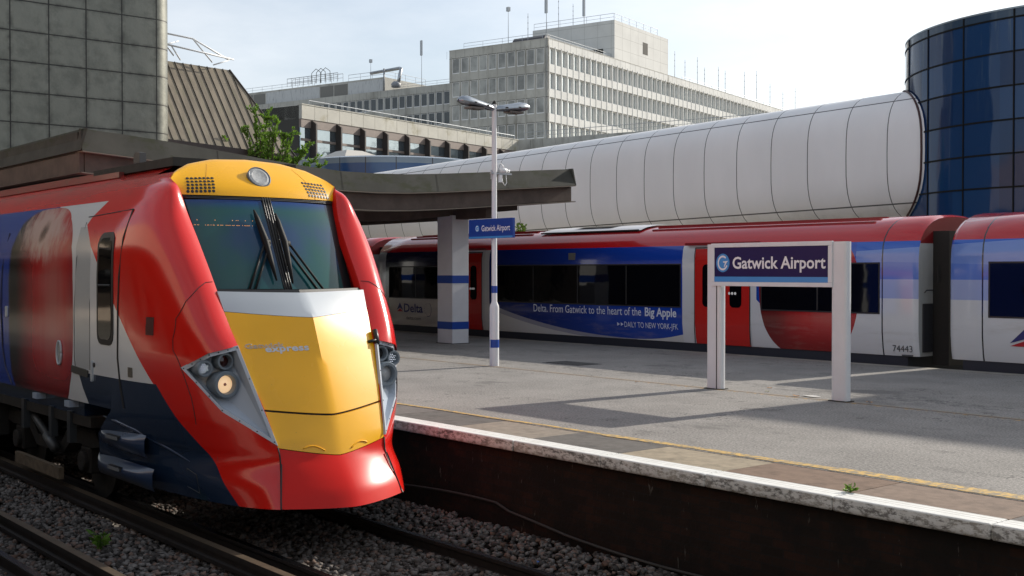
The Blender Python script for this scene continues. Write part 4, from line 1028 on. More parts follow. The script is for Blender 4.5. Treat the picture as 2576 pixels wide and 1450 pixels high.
panel('yellow_nose_panel',(1.279,1.348),(.338,.412),M_yel2)
panel('coupler_hatch',(.318,.392),(-.055,.05),M_yel2,6)
panel('front_valance',(-.062,.043),(-.52,-.50),M_red,10,.06)
g=MB(); S_=[-1+i/12 for i in range(25)]
g.grid([[tuple(a-b for a,b in zip(prow(s,z0,z1),(.03,0,0))) for s in S_] for z0,z1 in ((.36,.43),(.30,.37))]); g.grid([[tuple(a-b for a,b in zip(prow(s,z0,z1),(.05,0,0))) for s in S_] for z0,z1 in ((1.56,1.57),(-.05,.05),(-.5,-.49))])
g.build('seam_backing',M_blk,tr1)
for sgn in (-1,1):
    g=MB()  # hatch grab recess lip
    P=[prow(sgn*(.25+.35*i/12),-.02+.035*math.sin(math.pi*i/12)+.0,.07+.035*math.sin(math.pi*i/12),.004) for i in range(13)]
    g.tube(P,.007,5); g.build('hatch_lip',M_yel2,tr1,smooth=True)
    # inner reveal between ridge and front panels
    g=MB(); P=[]
    for i in range(53):
        r=4+12*i/52; F=lerp_tab(FR,r); z=F[2]
        P.append([(F[0]+.001,VC+sgn*F[1],z),(F[0]-.02,VC+sgn*(F[1]-.008),z),(F[0]-.12,VC+sgn*(F[1]-.01),z)])
    g.grid(P); g.build('wing_reveal',M_red,tr1,smooth=True)
    # vertical panel joint between nose and side shells, and side seam
    g=MB(); g.tube([shell(3.0+13.0*(.0+i/40)*1,0,sgn) for i in range(31,41)],.0075,5); g.tube([(-9.905+.0,VC+sgn*.69,-.5)]*1+[(-10.06,VC+sgn*.60,-.1)],.008,5)
    seam=[(8.04,.02),(8.06,.10),(8.2,.2),(8.5,.36),(8.9,.48),(9.6,.53),(10.2,.54),(11,.50),(11.8,.46),(12.6,.45)]
    Q=[]
    for a_,b_ in zip(seam,seam[1:]):
        for i in range(6): Q.append((a_[0]+(b_[0]-a_[0])*i/6,a_[1]+(b_[1]-a_[1])*i/6))
    g.tube([Vector(shell(r,t,sgn))+Vector((.003,sgn*.002,0)) for r,t in Q],.0035,5)
    g.build('panel_seam',M_blk,tr1)
# windscreen and surround
def wsu(w,z,off=0): return -11.52+(2.55-z)*.505-.14*(w/.9)**2+off
def wsg(g,pts,off,n=8,th=.02):
    """quad patch on the windscreen: corners TL TR BR BL (w,z)"""
    (a,b,c,d)=pts; P=[]
    for i in range(n+1):
        r=[]
        for j in range(n+1):
            s,t=j/n,i/n; w=(1-t)*((1-s)*a[0]+s*b[0])+t*((1-s)*d[0]+s*c[0]); z=(1-t)*((1-s)*a[1]+s*b[1])+t*((1-s)*d[1]+s*c[1]); r.append((wsu(w,z,off),VC+w,z))
        P.append(r)
    g.grid(P)
g=MB(); wsg(g,((-.925,2.56),(.925,2.56),(.86,1.50),(-.86,1.50)),-.01,12); g.build('windscreen_surround',M_blk,tr1,smooth=True)
M_ws=mat('windscreen_glass',(.01,.03,.035),.04,fn=lambda nt: (lambda x,y,z: mixc(nt,(z.sm(1.45,1.9)*(z*-1).sm(-2.5,-2.15))*noise(nt,1.6,3,.5).sm(.3,.7)*.7,mixc(nt,z.sm(2.38,2.55),(.012,.075,.07),(.004,.03,.20)),(.02,.04,.14)))(*pos(nt)),spec=.5)  # teal and blue sky reflections painted into the pane colour
for a in (((-.875,2.50),(-.065,2.52),(-.045,1.565),(-.79,1.57)),((.055,2.515),(.80,2.50),(.73,1.565),(.045,1.56))):
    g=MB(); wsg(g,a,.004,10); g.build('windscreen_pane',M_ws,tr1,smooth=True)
g=MB()
for w in (-.045,-.018,.012,.04): g.tube([(wsu(w,2.55-.1*i,.012),VC+w,2.55-.1*i) for i in range(11)],.007,5)
for z,w0,w1 in ((2.535,-.95,.95),(2.52,-.9,.9),(1.545,-.82,.82)): g.tube([(wsu(w0+(w1-w0)*i/14,z,.008),VC+w0+(w1-w0)*i/14,z) for i in range(15)],.008,5)
g.build('windscreen_trim',mat('worn_black_trim',(.03,.03,.032),.35),tr1,smooth=True)
g=MB()
for k in range(60):
    x=-.86+.011*k
    if random.random()<.6: z=2.232; g.lathe([(.0035,0),(.0001,.002)],(wsu(x,z,.008),VC+x,z),(1,0,0),5)
for x in (-.80,-.62,-.44,-.40,-.38,-.30,-.22): g.lathe([(.004,0),(.0001,.002)],(wsu(x,2.285,.008),VC+x,2.285),(1,0,0),5)
g.build('destination_display',mat('orange_led',(.9,.35,.1),.4,emit=((1,.42,.12),.8)),tr1)
M_wip=mat('wiper_black',(.008,.008,.008),.65,spec=.25)
for nm,bl,pv,arms in (('L',[(-11.362,-.199,2.403),(-11.199,-.155,2.086),(-10.981,-.135,1.655)],(-11.184,-.137,2.056),[((-11.175,-.174,2.034),(-10.954,-.472,1.531)),((-11.172,-.113,2.035),(-10.944,-.41,1.53))]),
                       ('R',[(-11.341,.041,2.374),(-11.183,.07,2.06),(-10.962,.045,1.623)],(-11.176,.094,2.045),[((-11.168,.056,2.029),(-10.932,.352,1.521)),((-11.17,.128,2.03),(-10.942,.431,1.52))])):
    wp=bpy.data.objects.new('windscreen_wiper',None); COL.objects.link(wp); wp.parent=tr1; p0=Vector((pv[0],VC+pv[1],pv[2])); wp.location=p0-wloc(tr1)
    W_=lambda p:(p[0]-.035,VC+p[1],p[2])
    g=MB(); a,b,c=[Vector(W_(p)) for p in bl]; g.tube([a,a.lerp(b,.3),b,b.lerp(c,.5),c],[.01,.028,.038,.03,.01],6); g.build('blade',M_wip,wp,smooth=True)
    g=MB()
    for a,b in arms: g.tube([W_(a),W_(b)],.014,6)
    g.tube([W_(pv),W_((pv[0]+.02,pv[1],pv[2]))],.035,10); g.tube([W_(arms[0][0]),W_(arms[1][0])],.014,6); g.build('arm',M_wip,wp,smooth=True)
# yellow crest above the windscreen
def crest(s,t): # s -1..1, t 0 bottom 1 top
    T=[(0,2.99,-11.97),(.4,2.97,-11.96),(.7,2.90,-11.90),(.9,2.80,-11.80),(.985,2.72,-11.72)]
    w=abs(s)*.985
    for a,b in zip(T,T[1:]):
        if w<=b[0]+1e-6: f=(w-a[0])/(b[0]-a[0]); zt=a[1]+(b[1]-a[1])*f; ut=a[2]+(b[2]-a[2])*f; break
    w0=abs(s)*.955; z0=2.553; u0=wsu(w0,2.553,.02)
    tt=t; w_=w0+(w-w0)*tt; 
    return (u0+(ut-u0)*tt**1.55,VC+math.copysign(w_,s),z0+(zt-z0)*tt)
def cr_full(s,t):
    if t<=1: return crest(s,t)
    p=crest(s,1); return (p[0]-.25*(t-1),p[1],p[2]+.004)
g=MB(); g.grid([[cr_full(-1+i/14,t) for i in range(29)] for t in (0,.12,.25,.4,.55,.7,.82,.92,1,1.15)]); g.build('crest_panel',M_yel2,tr1,auto=40)
def crest_n(s,t):
    p=Vector(crest(s,t)); a=Vector(crest(s+.02,t))-p; b=Vector(crest(s,t+.03))-p; n=a.cross(b).normalized()
    return p,(n if n.x>0 else -n)
p,n=crest_n(.001,.50); n=Vector((1,0,.62)).normalized(); p=Vector((-11.645,VC-.01,2.772)); g=MB(); g.lathe([(.134,-.10),(.134,.012),(.124,.020),(.116,.014)],p,tuple(n),36); md=g.build('crest_lamp',mat('lamp_bezel',(.1,.12,.15),.35),tr1,auto=30)
g=MB(); g.lathe([(.117,.012),(.09,.018),(.085,.016),(.001,.018)],p,tuple(n),36); g.build('lens',mat('frosted_lamp_lens',(.36,.37,.37),.3,coat=.4,var=.2,vs=30),md,auto=25)
for sgn in (-1,1):
    g=MB()
    for r in range(5):
        for c in range(7):
            w=.575+.0435*c-(.008*(4-r)); z=2.742-.036*r-.012*(c/6)
            T_=[(0,2.99),(.4,2.97),(.7,2.90),(.9,2.80),(.985,2.72)]
            for a_,b_ in zip(T_,T_[1:]):
                if w<=b_[0]: zt=a_[1]+(b_[1]-a_[1])*(w-a_[0])/(b_[0]-a_[0]); break
            t=(z-2.553)/(zt-2.553); s_=w/(.955+.03*t)
            if s_<.995 and t<.97:
                p,n=crest_n(sgn*s_,t); g.lathe([(.0175,0),(.0001,.001)],p+n*.003,tuple(n),10)
    g.build('horn_grille',M_blk,tr1)
    g=MB(); 
    g.tube([Vector(crest(sgn*(.60+.08*math.cos(i/10*1.5)-.12*(i/10)**2*1),i/10))+Vector((.002,0,0)) for i in range(10)],.0016,4)
    g.build('crest_seam',mat('yellow_seam_shadow',(.62,.31,.01),.5),tr1)
# lettering on the nose
def fy(off): 
    def f(x,y,l=1):
        w=x-VC; zc=y; s=w/lin(TE,y)[1]; 
        for _ in range(3): zz=prow(s,zc,zc)[2]
        return (lambda q:(q[0],q[1],q[2]))(prow(s,zc,zc,off))
    return f
f=fy(.004)
def slant(f): return lambda x,y,l=1: f(x,y-.045*(x-(VC-.72))*-1*.0,l)
g=MB(); put_text(g,'express',lambda x,y,l=1:f(x,y+.02*(x-5.49),l),VC-.535,VC-.108,.951,.044,bold=.03,ref='x',spacing=1.05); g.build('lettering',M_sil,tr1,recalc=False)
g=MB()
vs,fs=text2d('Gatwick',.0,2)
# outlined letters: thin strokes round each glyph edge
ed={}
for fc in fs:
    for i in range(len(fc)):
        k=tuple(sorted((fc[i],fc[(i+1)%len(fc)]))); ed[k]=ed.get(k,0)+1
a=min(v[0] for v in vs); b=max(v[0] for v in vs); ch=.72
for k,c in ed.items():
    if c==1:
        p=[f(VC-.722+(vs[j][0]-a)/(b-a)*.372,.988+vs[j][1]*.046/ch+.02*(vs[j][0]-a)/(b-a)*.4) for j in k]; g.tube(p,.0024,3,cap=False)
g.build('outlined_lettering',M_sil,tr1)
g=MB(); g.tube([prow(sgn_*1.0,z,z,.02) if False else (lin(TE,z)[0]+.035,VC+lin(TE,z)[1]+.015,z) for z in (1.12,1.06,.98)],.03,8); g.tube([(lin(TE,1.0)[0]+.02,VC+.70,1.0),(lin(TE,1.0)[0]+.035,VC+.81,1.02)],.018,6); g.build('lamp_iron',M_blk,tr1,smooth=True)
# cab door and side fittings
off=.004
def sp(u,z,o=0.0):  # point on the near side of the car
    SR=SIDE[::-1]; w=1.4
    for (w0,z0),(w1,z1) in zip(SR,SR[1:]):
        if z0<=z<=z1: w=w0+(w1-w0)*(z-z0)/(z1-z0); break
    if z<.28: w=1.385
    # forward of -12.3 follow the shell
    if u>-12.31:
        best=None
        for r in [4+12*i/120 for i in range(121)]:
            if abs(lerp_tab(QQ,r)[1]-z)<.06:
                for j in range(30):
                    q=shell(r,1-j/60,-1); d=abs(q[0]-u)+abs(q[2]-z)
                    if best is None or d<best[0]: best=(d,q)
        if best: w=VC-best[1][1]
    return (u,VC-w-o,z)
def line(g,pts,r): g.tube([sp(u,z,.001) for u,z in pts],r,5)
cd=bpy.data.objects.new('cab_door',None); COL.objects.link(cd); cd.parent=tr1; cd.location=Vector((-12.5,VC-1.4,1.3))-wloc(tr1)
g=MB(); line(g,[(-11.98,2.40),(-12.03,2.1),(-12.08,1.7),(-12.11,1.35),(-12.12,.84),(-12.06,.56),(-11.98,.32)],.013); g.build('rubber_seal',M_blk,cd)
g=MB(); line(g,[(-13.22,2.36),(-12.6,2.38),(-11.98,2.40)],.006); line(g,[(-13.25,2.30),(-13.36,1.9),(-13.43,1.3),(-13.43,.8),(-13.40,.66)],.005); line(g,[(-12.93,2.2),(-12.94,1.4),(-12.94,.66)],.003); g.build('panel_gap',M_blk,cd)
def rr(u0,u1,z0,z1,r,n=6):
    P=[]
    for cx,cz,a0 in ((u1-r,z1-r,0),(u0+r,z1-r,90),(u0+r,z0+r,180),(u1-r,z0+r,270)):
        for i in range(n+1): a=math.radians(a0+90*i/n); P.append((cx+r*math.cos(a),cz+r*math.sin(a)))
    return P
def sidepatch(name,par,poly,m,o,thick=.006):
    z0=min(p[1] for p in poly); z1=max(p[1] for p in poly); N=14; g=MB(); rows=[]
    def ext_(z):
        xs=[]
        for (a,b) in zip(poly,poly[1:]+poly[:1]):
            if (a[1]-z)*(b[1]-z)<=0 and abs(a[1]-b[1])>1e-7: xs.append(a[0]+(b[0]-a[0])*(z-a[1])/(b[1]-a[1]))
        return (min(xs),max(xs)) if xs else None
    for i in range(N+1):
        f=.5-.5*math.cos(math.pi*i/N); z=z0+1e-4+(z1-z0-2e-4)*f; e=ext_(z)
        if not e: continue
        a,b=e; rows.append([sp(a,z,-.004),sp(a,z,o),sp((a+b)/2,z,o),sp(b,z,o),sp(b,z,-.004)])
    rows=[[ (p[0],q[1],p[2]) for p,q in zip(rows[0],[rows[0][0]]*5)]]+rows+[[ (p[0],q[1],p[2]) for p,q in zip(rows[-1],[rows[-1][0]]*5)]]
    g.grid(rows); return g.build(name,m,par,auto=30)
dw=sidepatch('door_window',cd,rr(-12.71,-12.24,.96,2.17,.12),M_blk,.008); sidepatch('pane',cd,rr(-12.66,-12.29,1.02,2.11,.09),M_tglass,.012)
g=MB(); g.tube([sp(-12.66,1.6,.014),sp(-12.29,1.6,.014)],.012,5); g.build('window_bar',M_blk,cd)
sidepatch('door_handle',cd,rr(-12.875,-12.83,.54,.77,.015),M_grey,.02); sidepatch('door_lock',cd,rr(-12.82,-12.78,.70,.75,.02),M_blk,.012)
sidepatch('kick_plate',cd,[(-13.52,.60),(-13.0,.575),(-12.98,.655),(-13.5,.68)],mat('dark_plate',(.05,.05,.045),.6),.012)
sidepatch('side_plate',tr1,[(-11.86,.66),(-11.76,.66),(-11.76,.76),(-11.86,.76)],mat('brass_plate',(.16,.15,.13),.4,metal=.5),.008)
sidepatch('mirror_recess',tr1,[(-11.46,1.11),(-11.32,1.11),(-11.32,1.29),(-11.46,1.29)],mat('recess_dark_red',(.06,.006,.008),.4),.006)
g=MB(); oh=[sp(-13.915+.075*math.cos(a),.80+.14*math.sin(a),.012) for a in [2*math.pi*i/24 for i in range(25)]]; g.tube(oh,.014,6); hh=g.build('handhold',M_grey,tr1,smooth=True)
sidepatch('backing',hh,[(-13.915+.06*math.cos(2*math.pi*i/20),.80+.125*math.sin(2*math.pi*i/20)) for i in range(20)],mat('steel_handhold',(.4,.42,.42),.35,metal=.6),.006)
sidepatch('door_button',tr1,rr(-15.99,-15.9,1.16,1.30,.02),M_grey,.012)
g=MB(); line(g,[(-16.02,2.25),(-16.13,1.8),(-16.19,1.3),(-16.12,.75),(-16.0,.5),(-15.78,.30)],.012); g.build('passenger_door_seal',M_blk,tr1)
g=MB(); 
for a,b in ((-19.9,-16.6),): g.add([sp(a,.95,.01),sp(b,.95,.01),sp(b,1.95,.01),sp(a,1.95,.01)],[(0,1,2,3)])
for a,b in ((-25.5,-21.0),(-32.8,-28)): g.add([sp(a,.95,.01),sp(b,.95,.01),sp(b,1.9,.01),sp(a,1.9,.01)],[(0,1,2,3)])
g.build('side_window',M_tglass,tr1)
# roof gear
g=MB()
for w,z in ((.62,2.935),(.78,2.875),(-.62,2.935),(-.78,2.875)): g.box((-33,VC-w-.03,z-.02),(-13.6,VC-w+.03,z+.045))
g.build('roof_rib',paint('roof_red_paint',(.20,.018,.02),rough=.4,coat=.2,dirt=(.1,.04,.03),ds=4),tr1)
g=MB(); g.box((-14.6,VC-.75,2.9),(-12.2,VC+.75,2.995)); g.build('roof_plate',M_under,tr1)
g=MB(); g.lathe([(.12,0),(.10,.06),(.045,.08),(.045,.10)],(-13.55,VC-.58,2.93),(0,0,1),14); g.prism([(-.09,.10),(.10,.10),(.09,.22),(-.03,.235),(-.09,.2)],lambda p,t:(-13.55+p[0],VC-.58+t,2.93+p[1]),-.04,.04); g.build('radio_antenna',mat('dark_antenna_plastic',(.035,.033,.035),.45),tr1)
# skirt, steps, bogie
M_step=paint('skirt_blue_paint',(.018,.038,.09))
def step(u0,u1,z,nm):
    par=bpy.data.objects.new(nm,None); COL.objects.link(par); par.parent=tr1; par.location=Vector(((u0+u1)/2,VC-1.4,z))-wloc(tr1)
    y0=VC-1.35; g=MB(); P=[]
    for i in range(13):
        t=i/12; u=u0+(u1-u0)*t; k=math.sin(math.pi*t)**.6 if 0<t<1 else 0
        P.append([(u,y0+.02,z+.10),(u,y0-.085*k,z+.045),(u,y0-.10*k,z),(u,y0-.05*k,z-.07),(u,y0+.03,z-.13)])
    g.grid(P); g.build('fairing',M_step,par,smooth=True)
    c=(u0+u1)/2; g=MB(); g.box((c-.16,y0-.112,z+.02),(c+.16,y0+.01,z+.052)); g.build('tread',M_blk,par)
    g=MB(); g.box((c-.16,y0-.118,z+.012),(c+.16,y0-.112,z+.045)); g.build('nosing',mat('worn_step_edge',(.16,.17,.18),.5),par)
    return par
step(-12.75,-11.55,-.02,'cab_step'); step(-12.85,-11.35,-.34,'cab_step')
g=MB(); 
for pts in ([(-12.60,.185),(-12.2,.165),(-11.8,.11),(-11.3,-.02),(-10.95,-.13)],):
    Q=[]
    for u,z in pts:
        q=sp(u,z) if u>-12.3 else (u,VC-1.385,z); Q.append((q[0],q[1]+.006,q[2]))
    g.tube(Q,[.006,.018,.018,.016,.004],8)
g.build('skirt_ridge',M_step,tr1,smooth=True)
g=MB(); pts=[(-10.98,-.20),(-10.80,-.24),(-10.77,-.42),(-10.99,-.38),(-10.98,-.20)]; g.tube([sp(u,z,.0) for u,z in pts],.005,4); g.build('jacking_flap_seam',M_blk,tr1)
def bogie(uc,par,vc=VC):
    b=bpy.data.objects.new('bogie',None); COL.objects.link(b); b.parent=par; b.location=Vector((uc,vc,-.915))-wloc(par)
    for s in (-1,1):
        for du in (-1.25,1.25):
            g=MB(); g.lathe([(.001,-.05),(.40,-.05),(.42,-.02),(.42,.06),(.46,.065),(.46,.09),(.12,.09),(.1,.16),(.001,.16)],(uc+du,vc+s*.80,-.915+.42),(0,-s*-1,0),28); g.build('wheel',M_under,b,auto=30)
            g=MB(); g.box((uc+du-.16,vc+s*1.0-.1,-.64),(uc+du+.16,vc+s*1.0+.1,-.33)); g.lathe([(.12,0),(.12,.06),(.01,.06)],(uc+du,vc+s*1.1,-.50),(0,s,0),16); g.build('axle_box',M_under,b,bevel=.02)
            g=MB(); 
            for i in range(6): g.lathe([(.10,i*.045),(.10,i*.045+.025),(.085,i*.045+.03),(.085,i*.045+.045)],(uc+du*.72,vc+s*1.02,-.32),(0,0,1),14)
            g.build('spring',mat('spring_grey',(.07,.065,.06),.5),b)
        g=MB(); g.prism([(-1.75,-.30),(-1.6,-.12),(-.7,-.16),(-.45,-.38),(.45,-.38),(.7,-.16),(1.6,-.12),(1.75,-.30),(1.5,-.34),(.8,-.32),(.5,-.52),(-.5,-.52),(-.8,-.32),(-1.5,-.34)],lambda p,t:(uc+p[0],vc+s*1.02+t,p[1]+.02),-.09,.09); g.build('side_frame',M_under,b)
        g=MB(); g.tube([(uc-.55,vc+s*1.2,.02),(uc+.2,vc+s*1.2,-.30)],[.05,.05],12); g.tube([(uc+.2,vc+s*1.2,-.30),(uc+.5,vc+s*1.2,-.43)],[.062,.062],12); g.build('damper',mat('grey_damper',(.08,.085,.09),.4,metal=.3),b,smooth=True)
        g=MB(); g.box((uc-.75,vc+s*1.28-.03,-.74),(uc+.95,vc+s*1.28+.03,-.60)); g.build('shoe_beam',mat('timber_shoe_beam',(.13,.095,.06),.75,var=.3,vs=12),b)
    return b
bogie(-15.2,tr1); bogie(-30.5,tr1)
g=MB(); g.box((-33,VC-1.3,-.02),(-13.2,VC+1.3,.10)); g.box((-28.5,VC-1.3,-.65),(-18.2,VC+1.3,-.03)); g.box((-17.95,VC-1.32,-.5),(-16.9,VC-1.1,.1)); g.build('underframe',M_under,tr1)
for u in (-14.9,-13.75,-17.2):
    g=MB(); g.box((u,VC-1.41,.19),(u+.16,VC-1.30,.26)); g.build('lifting_mark',mat('pale_blue_mark',(.3,.36,.45),.5),tr1)
for u in (-15.6,-14.55,-13.9):
    g=MB(); g.box((u,VC-1.33,-.25),(u+.10,VC-1.25,.12)); g.build('hanger_bracket',mat('steel_bracket',(.03,.035,.04),.5),tr1)
g=MB(); g.box((-12.6,VC-1.0,-.45),(-10.6,VC+1.0,.2)); g.build('coupler_bay',M_under,tr1)
# ---------------- far train ----------------
VF=20.85
def livery2(nt):
    x,y,z=pos(nt)
    wv=noise(nt,.8,2)*.06
    blu=(.010,.055,.34)
    bands=mixc(nt,z.gt(1.24),(.60,.62,.64),(.33,.39,.62)); bands=mixc(nt,z.gt(1.60),bands,(.10,.19,.56)); bands=mixc(nt,(z+(x+12.5).abs()*.03).gt(1.93)*.8,bands,(.16,.26,.60)); bands=mixc(nt,(z+(x+13.5).abs()*-.05).gt(2.12),bands,(.015,.10,.50))
    bands=mixc(nt,x.lt(-13.2)*z.gt(1.6),bands,(.02,.07,.42))
    apple=ell(nt,x,z,-14.33,1.5,1.2,1.02,1.5,2.5)
    ac=applecol(nt,x,z,-14.33,1.15,2.2)
    bands=mixc(nt,apple,bands,mixc(nt,.25,ac,(.5,.03,.03)))
    bl2=x.lt(-15.15)*z.gt((x*-1-15.55)*.8+1.12); bands=mixc(nt,bl2*(E(nt,apple.v)*-1+1),bands,blu)
    bands=mixc(nt,x.lt(-15.15)*z.lt(1.0)*(E(nt,apple.v)*-1+1),bands,(.60,.62,.64))
    crv=((x+19.1)*(x+19.1))*(x.lt(-19.1)*-.0515+.075)+.19
    mid=mixc(nt,z.gt(crv),(.56,.57,.56),mixc(nt,x.sm(-24,-17.5),(.006,.02,.14),(.008,.05,.36)))  # blue dims towards the left: shade mixed into the livery colour
    mid=mixc(nt,z.gt(crv-.07-(x+19.1).abs()*.012)*z.lt(crv)*x.lt(-19.1)*.7,mid,(.20,.21,.30))
    mid=mixc(nt,x.gt(-17.66),mid,(.60,.62,.64)); mid=mixc(nt,x.lt(-24.55),mid,(.60,.61,.60))
    left=mixc(nt,z.gt(.985),(.50,.50,.46),(.012,.016,.05)); left=mixc(nt,x.gt(-26.45),left,(.55,.56,.55)); left=mixc(nt,x.lt(-29.55),left,(.42,.44,.46))
    c=mixc(nt,x.gt(-15.6),mid,bands); c=mixc(nt,x.lt(-24.75),c,left)
    c=mixc(nt,z.gt(2.315),c,RED2)
    c=mixc(nt,noise(nt,3,5,.7,(.3,1,2)).sm(.5,.75)*.25*z.lt(.9),c,(.3,.27,.22))
    dust=noise(nt,1.5,6,.7,(.5,1,3)).sm(.4,.7)*z.sm(2.4,2.9)*.2
    c=mixc(nt,dust,c,(.30,.16,.16))
    sm_=((x+12.62).abs().lt(.014)).mx((x+10.62).abs().lt(.014)).mx((x+29.4).abs().lt(.012)).mx((x+31.2).abs().lt(.012))
    return mixc(nt,sm_*z.lt(2.9),c,(.02,.02,.025))
M_liv2=mat('wrapped_car_livery',(0,0,0),.14,fn=livery2,coat=.5,spec=.5)
M_tg2=glassbump(mat('train_side_glass',(.003,.003,.004),.04,spec=.28),.004,1.4,(1,1,1))
SIDE2=[(0,2.83),(.4,2.815),(.7,2.775),(.9,2.715),(1.05,2.64),(1.2,2.53),(1.32,2.38),(1.375,2.22),(1.40,2.0),(1.40,1.0),(1.395,.6),(1.36,.3),(1.33,.17)]
def car2(u0,u1,lab,wins,doors,logo):
    c=empty('train_car',((u0+u1)/2,VF,-.915),lab,'train','cars of the advertising wrapped train')
    g=MB(); P=ext(SIDE2,u0+.12,u1-.12,VF,1.0)
    # rounded ends
    def scl(row,du,k): return [(row[0][0]+du if False else p[0]+du,VF+(p[1]-VF)*k,(p[2]-.17)*(.985 if k<1 else 1)+.17) for p in row]
    P=[scl(P[0],-.10,.955),scl(P[0],-.05,.985)]+P+[scl(P[-1],.05,.985),scl(P[-1],.10,.955)]
    g.grid(P); g.build('body',M_liv2,c,auto=40)
    for row,x in ((P[0],u0+.02),(P[-1],u1-.02)):
        g=MB(); g.add([(x,p[1],p[2]) for p in row],[tuple(range(len(row)))]); g.build('end_wall',mat('pale_end_wall',(0,0,0),.5,fn=lambda nt:mixc(nt,pos(nt)[2].gt(2.27),(.42,.43,.42),(.20,.008,.01))),c)
    g=MB()
    for x0,x1 in ((u0-.32,u0+.01),(u1-.01,u1+.32)):
        pass
    g.box((u1-.02,VF-.85,.0),(u1+.31,VF+.85,2.5)); g.build('gangway',M_dark,c)
    g=MB()
    for w,z in ((.50,2.80),(.72,2.765),(.92,2.70),(-.5,2.80),(-.72,2.765)):
        a,b=(u0+1.2,u1-1.2)
        if w>.6 and u0<-25<u1: 
            g.box((a,VF-w-.035,z-.02),(-23.3,VF-w+.035,z+.022)); g.box((-19.0,VF-w-.035,z-.02),(b,VF-w+.035,z+.022))
        else: g.box((a,VF-w-.035,z-.02),(b,VF-w+.035,z+.022))
    g.build('roof_rib',paint('far_roof_red',(.25,.012,.016),rough=.4),c)
    g=MB(); g.box((u0+.25,VF-1.31,-.35),(u1-.25,VF+1.31,.165)); g.build('underframe',mat('navy_underframe',(.014,.018,.03),.6),c)
    for (a,b,z0,z1) in wins:
        g=MB(); g.box((a,VF-1.412,z0),(b,VF-1.395,z1)); sw=g.build('side_window',M_tg2,c)
        g=MB(); n_=max(1,round((b-a)/1.65))
        for k in range(1,n_): x=a+(b-a)*k/n_; g.box((x-.018,VF-1.4145,z0+.01),(x+.018,VF-1.4122,z1-.01))
        if n_>1: g.build('window_divider',M_blk,sw)
        g=MB(); 
        for q0,q1 in (((a-.03,z0-.03),(b+.03,z0)),((a-.03,z1),(b+.03,z1+.03)),((a-.03,z0),(a,z1)),((b,z0),(b+.03,z1))): g.box((q0[0],VF-1.408,q0[1]),(q1[0],VF-1.396,q1[1]))
        g.build('rubber_frame',M_blk,sw)
    for (a,b) in doors:
        m=(a+b)/2
        for x0,x1 in ((a,m-.008),(m+.008,b)):
            def dp(u,z,o): 
                w=np.interp(z,[q[1] for q in SIDE2[::-1]],[q[0] for q in SIDE2[::-1]]); return (u,VF-float(w)-o,z)
            g=MB(); zs=[.17,.3,.45,.6,.8,1.0,1.4,2.0,2.1,2.24]; g.grid([[dp(x0,z,.012),dp(x1,z,.012)] for z in zs]); g.grid([[dp(x0,z,.012),dp(x0,z,-.01)] for z in zs]); g.grid([[dp(x1,z,.012),dp(x1,z,-.01)] for z in zs])
            d=g.build('passenger_door',mat('door_red_paint',(.50,.012,.008),.25,coat=.5),c)
            wa,wb=(x0+.22,x1-.2); P_=rr(wa,wb,.98,1.90,.10); g=MB(); g.add([dp(u,z,.018) for u,z in P_],[tuple(range(len(P_)))]); g.build('door_window',M_tg2,d)
        g=MB(); 
        for x in (a-.015,m,b+.015): g.tube([(x,VF-1.40+(.03 if z<.5 else 0)+(.03 if z>2.1 else 0)-.006,z) for z in (.18,.5,1,1.6,2.1,2.26)],.012,4)
        g.tube([(a-.015,VF-1.375,2.26),(b+.015,VF-1.375,2.26)],.012,4); g.build('door_seal',M_blk,c)
        g=MB()
        for k,x in enumerate((.16,.25,.34)): g.lathe([(.03,0),(.001,.004)],(m+.1+x*.9-.02,VF-1.422,1.28),(0,-1,0),10)
        g.build('door_button',mat('pale_indicator',(.6,.6,.6),.4,emit=((1,1,1),.12)),c)
        g=MB(); g.box((a-.25,VF-1.46,2.32),(b+.25,VF-1.36,2.37)); g.build('rain_gutter',paint('gutter_red',(.22,.01,.012)),c)
    return c
fs2=lambda x,y,l=1:(x,VF-1.406-.001*l,y)
A=car2(-30.06,-11.88,'middle car of the far train wrapped in a blue advert with a red apple',[(-24.4,-17.73,.97,1.89),(-15.45,-12.70,.97,1.89),(-29.34,-26.6,.99,1.87)],[(-17.28,-15.78),(-26.28,-24.88)],0)
def lo(x,y,l=1): # follow the lower tumblehome
    w=1.40 if y>1 else (1.395+(y-.6)*.0125 if y>.6 else 1.36+(y-.3)*.1167); return (x,VF-w-.008-.001*l,y)
M_adv=mat('advert_lettering',(.62,.68,.76),.4); M_dgrey=mat('dark_grey_lettering',(.06,.065,.07),.5); M_dnavy=mat('logo_navy',(.015,.02,.14),.4); M_dred=mat('logo_red',(.42,.012,.02),.4)
g=MB(); put_text(g,'Delta. From Gatwick to the heart of the',lo,-22.72,-18.92,.73,.185); g.build('advert_lettering',M_adv,A,recalc=False); g=MB(); put_text(g,'Big Apple',lo,-18.80,-17.83,.73,.20,bold=.022,ref='B'); g.build('advert_lettering',M_adv,A,recalc=False); g=MB()
put_text(g,'DAILY TO NEW YORK-JFK',lo,-19.47,-17.79,.45,.125)
g.build('advert_lettering',M_adv,A,recalc=False)
for x in (-19.71,-19.59): g=MB(); g.add([lo(x,.555),lo(x,.47),lo(x+.09,.512)],[(0,1,2)]); g.build('advert_arrow',M_adv,A,recalc=False)
g=MB(); put_text(g,'74443',lo,-12.41,-12.0,.25,.12); put_text(g,'delta.com',lo,-28.5,-27.75,.34,.10,ref='d'); g.box((-12.22,VF-1.37,.175),(-12.0,VF-1.34,.2)); g.build('number_lettering',M_dgrey,A,recalc=False)
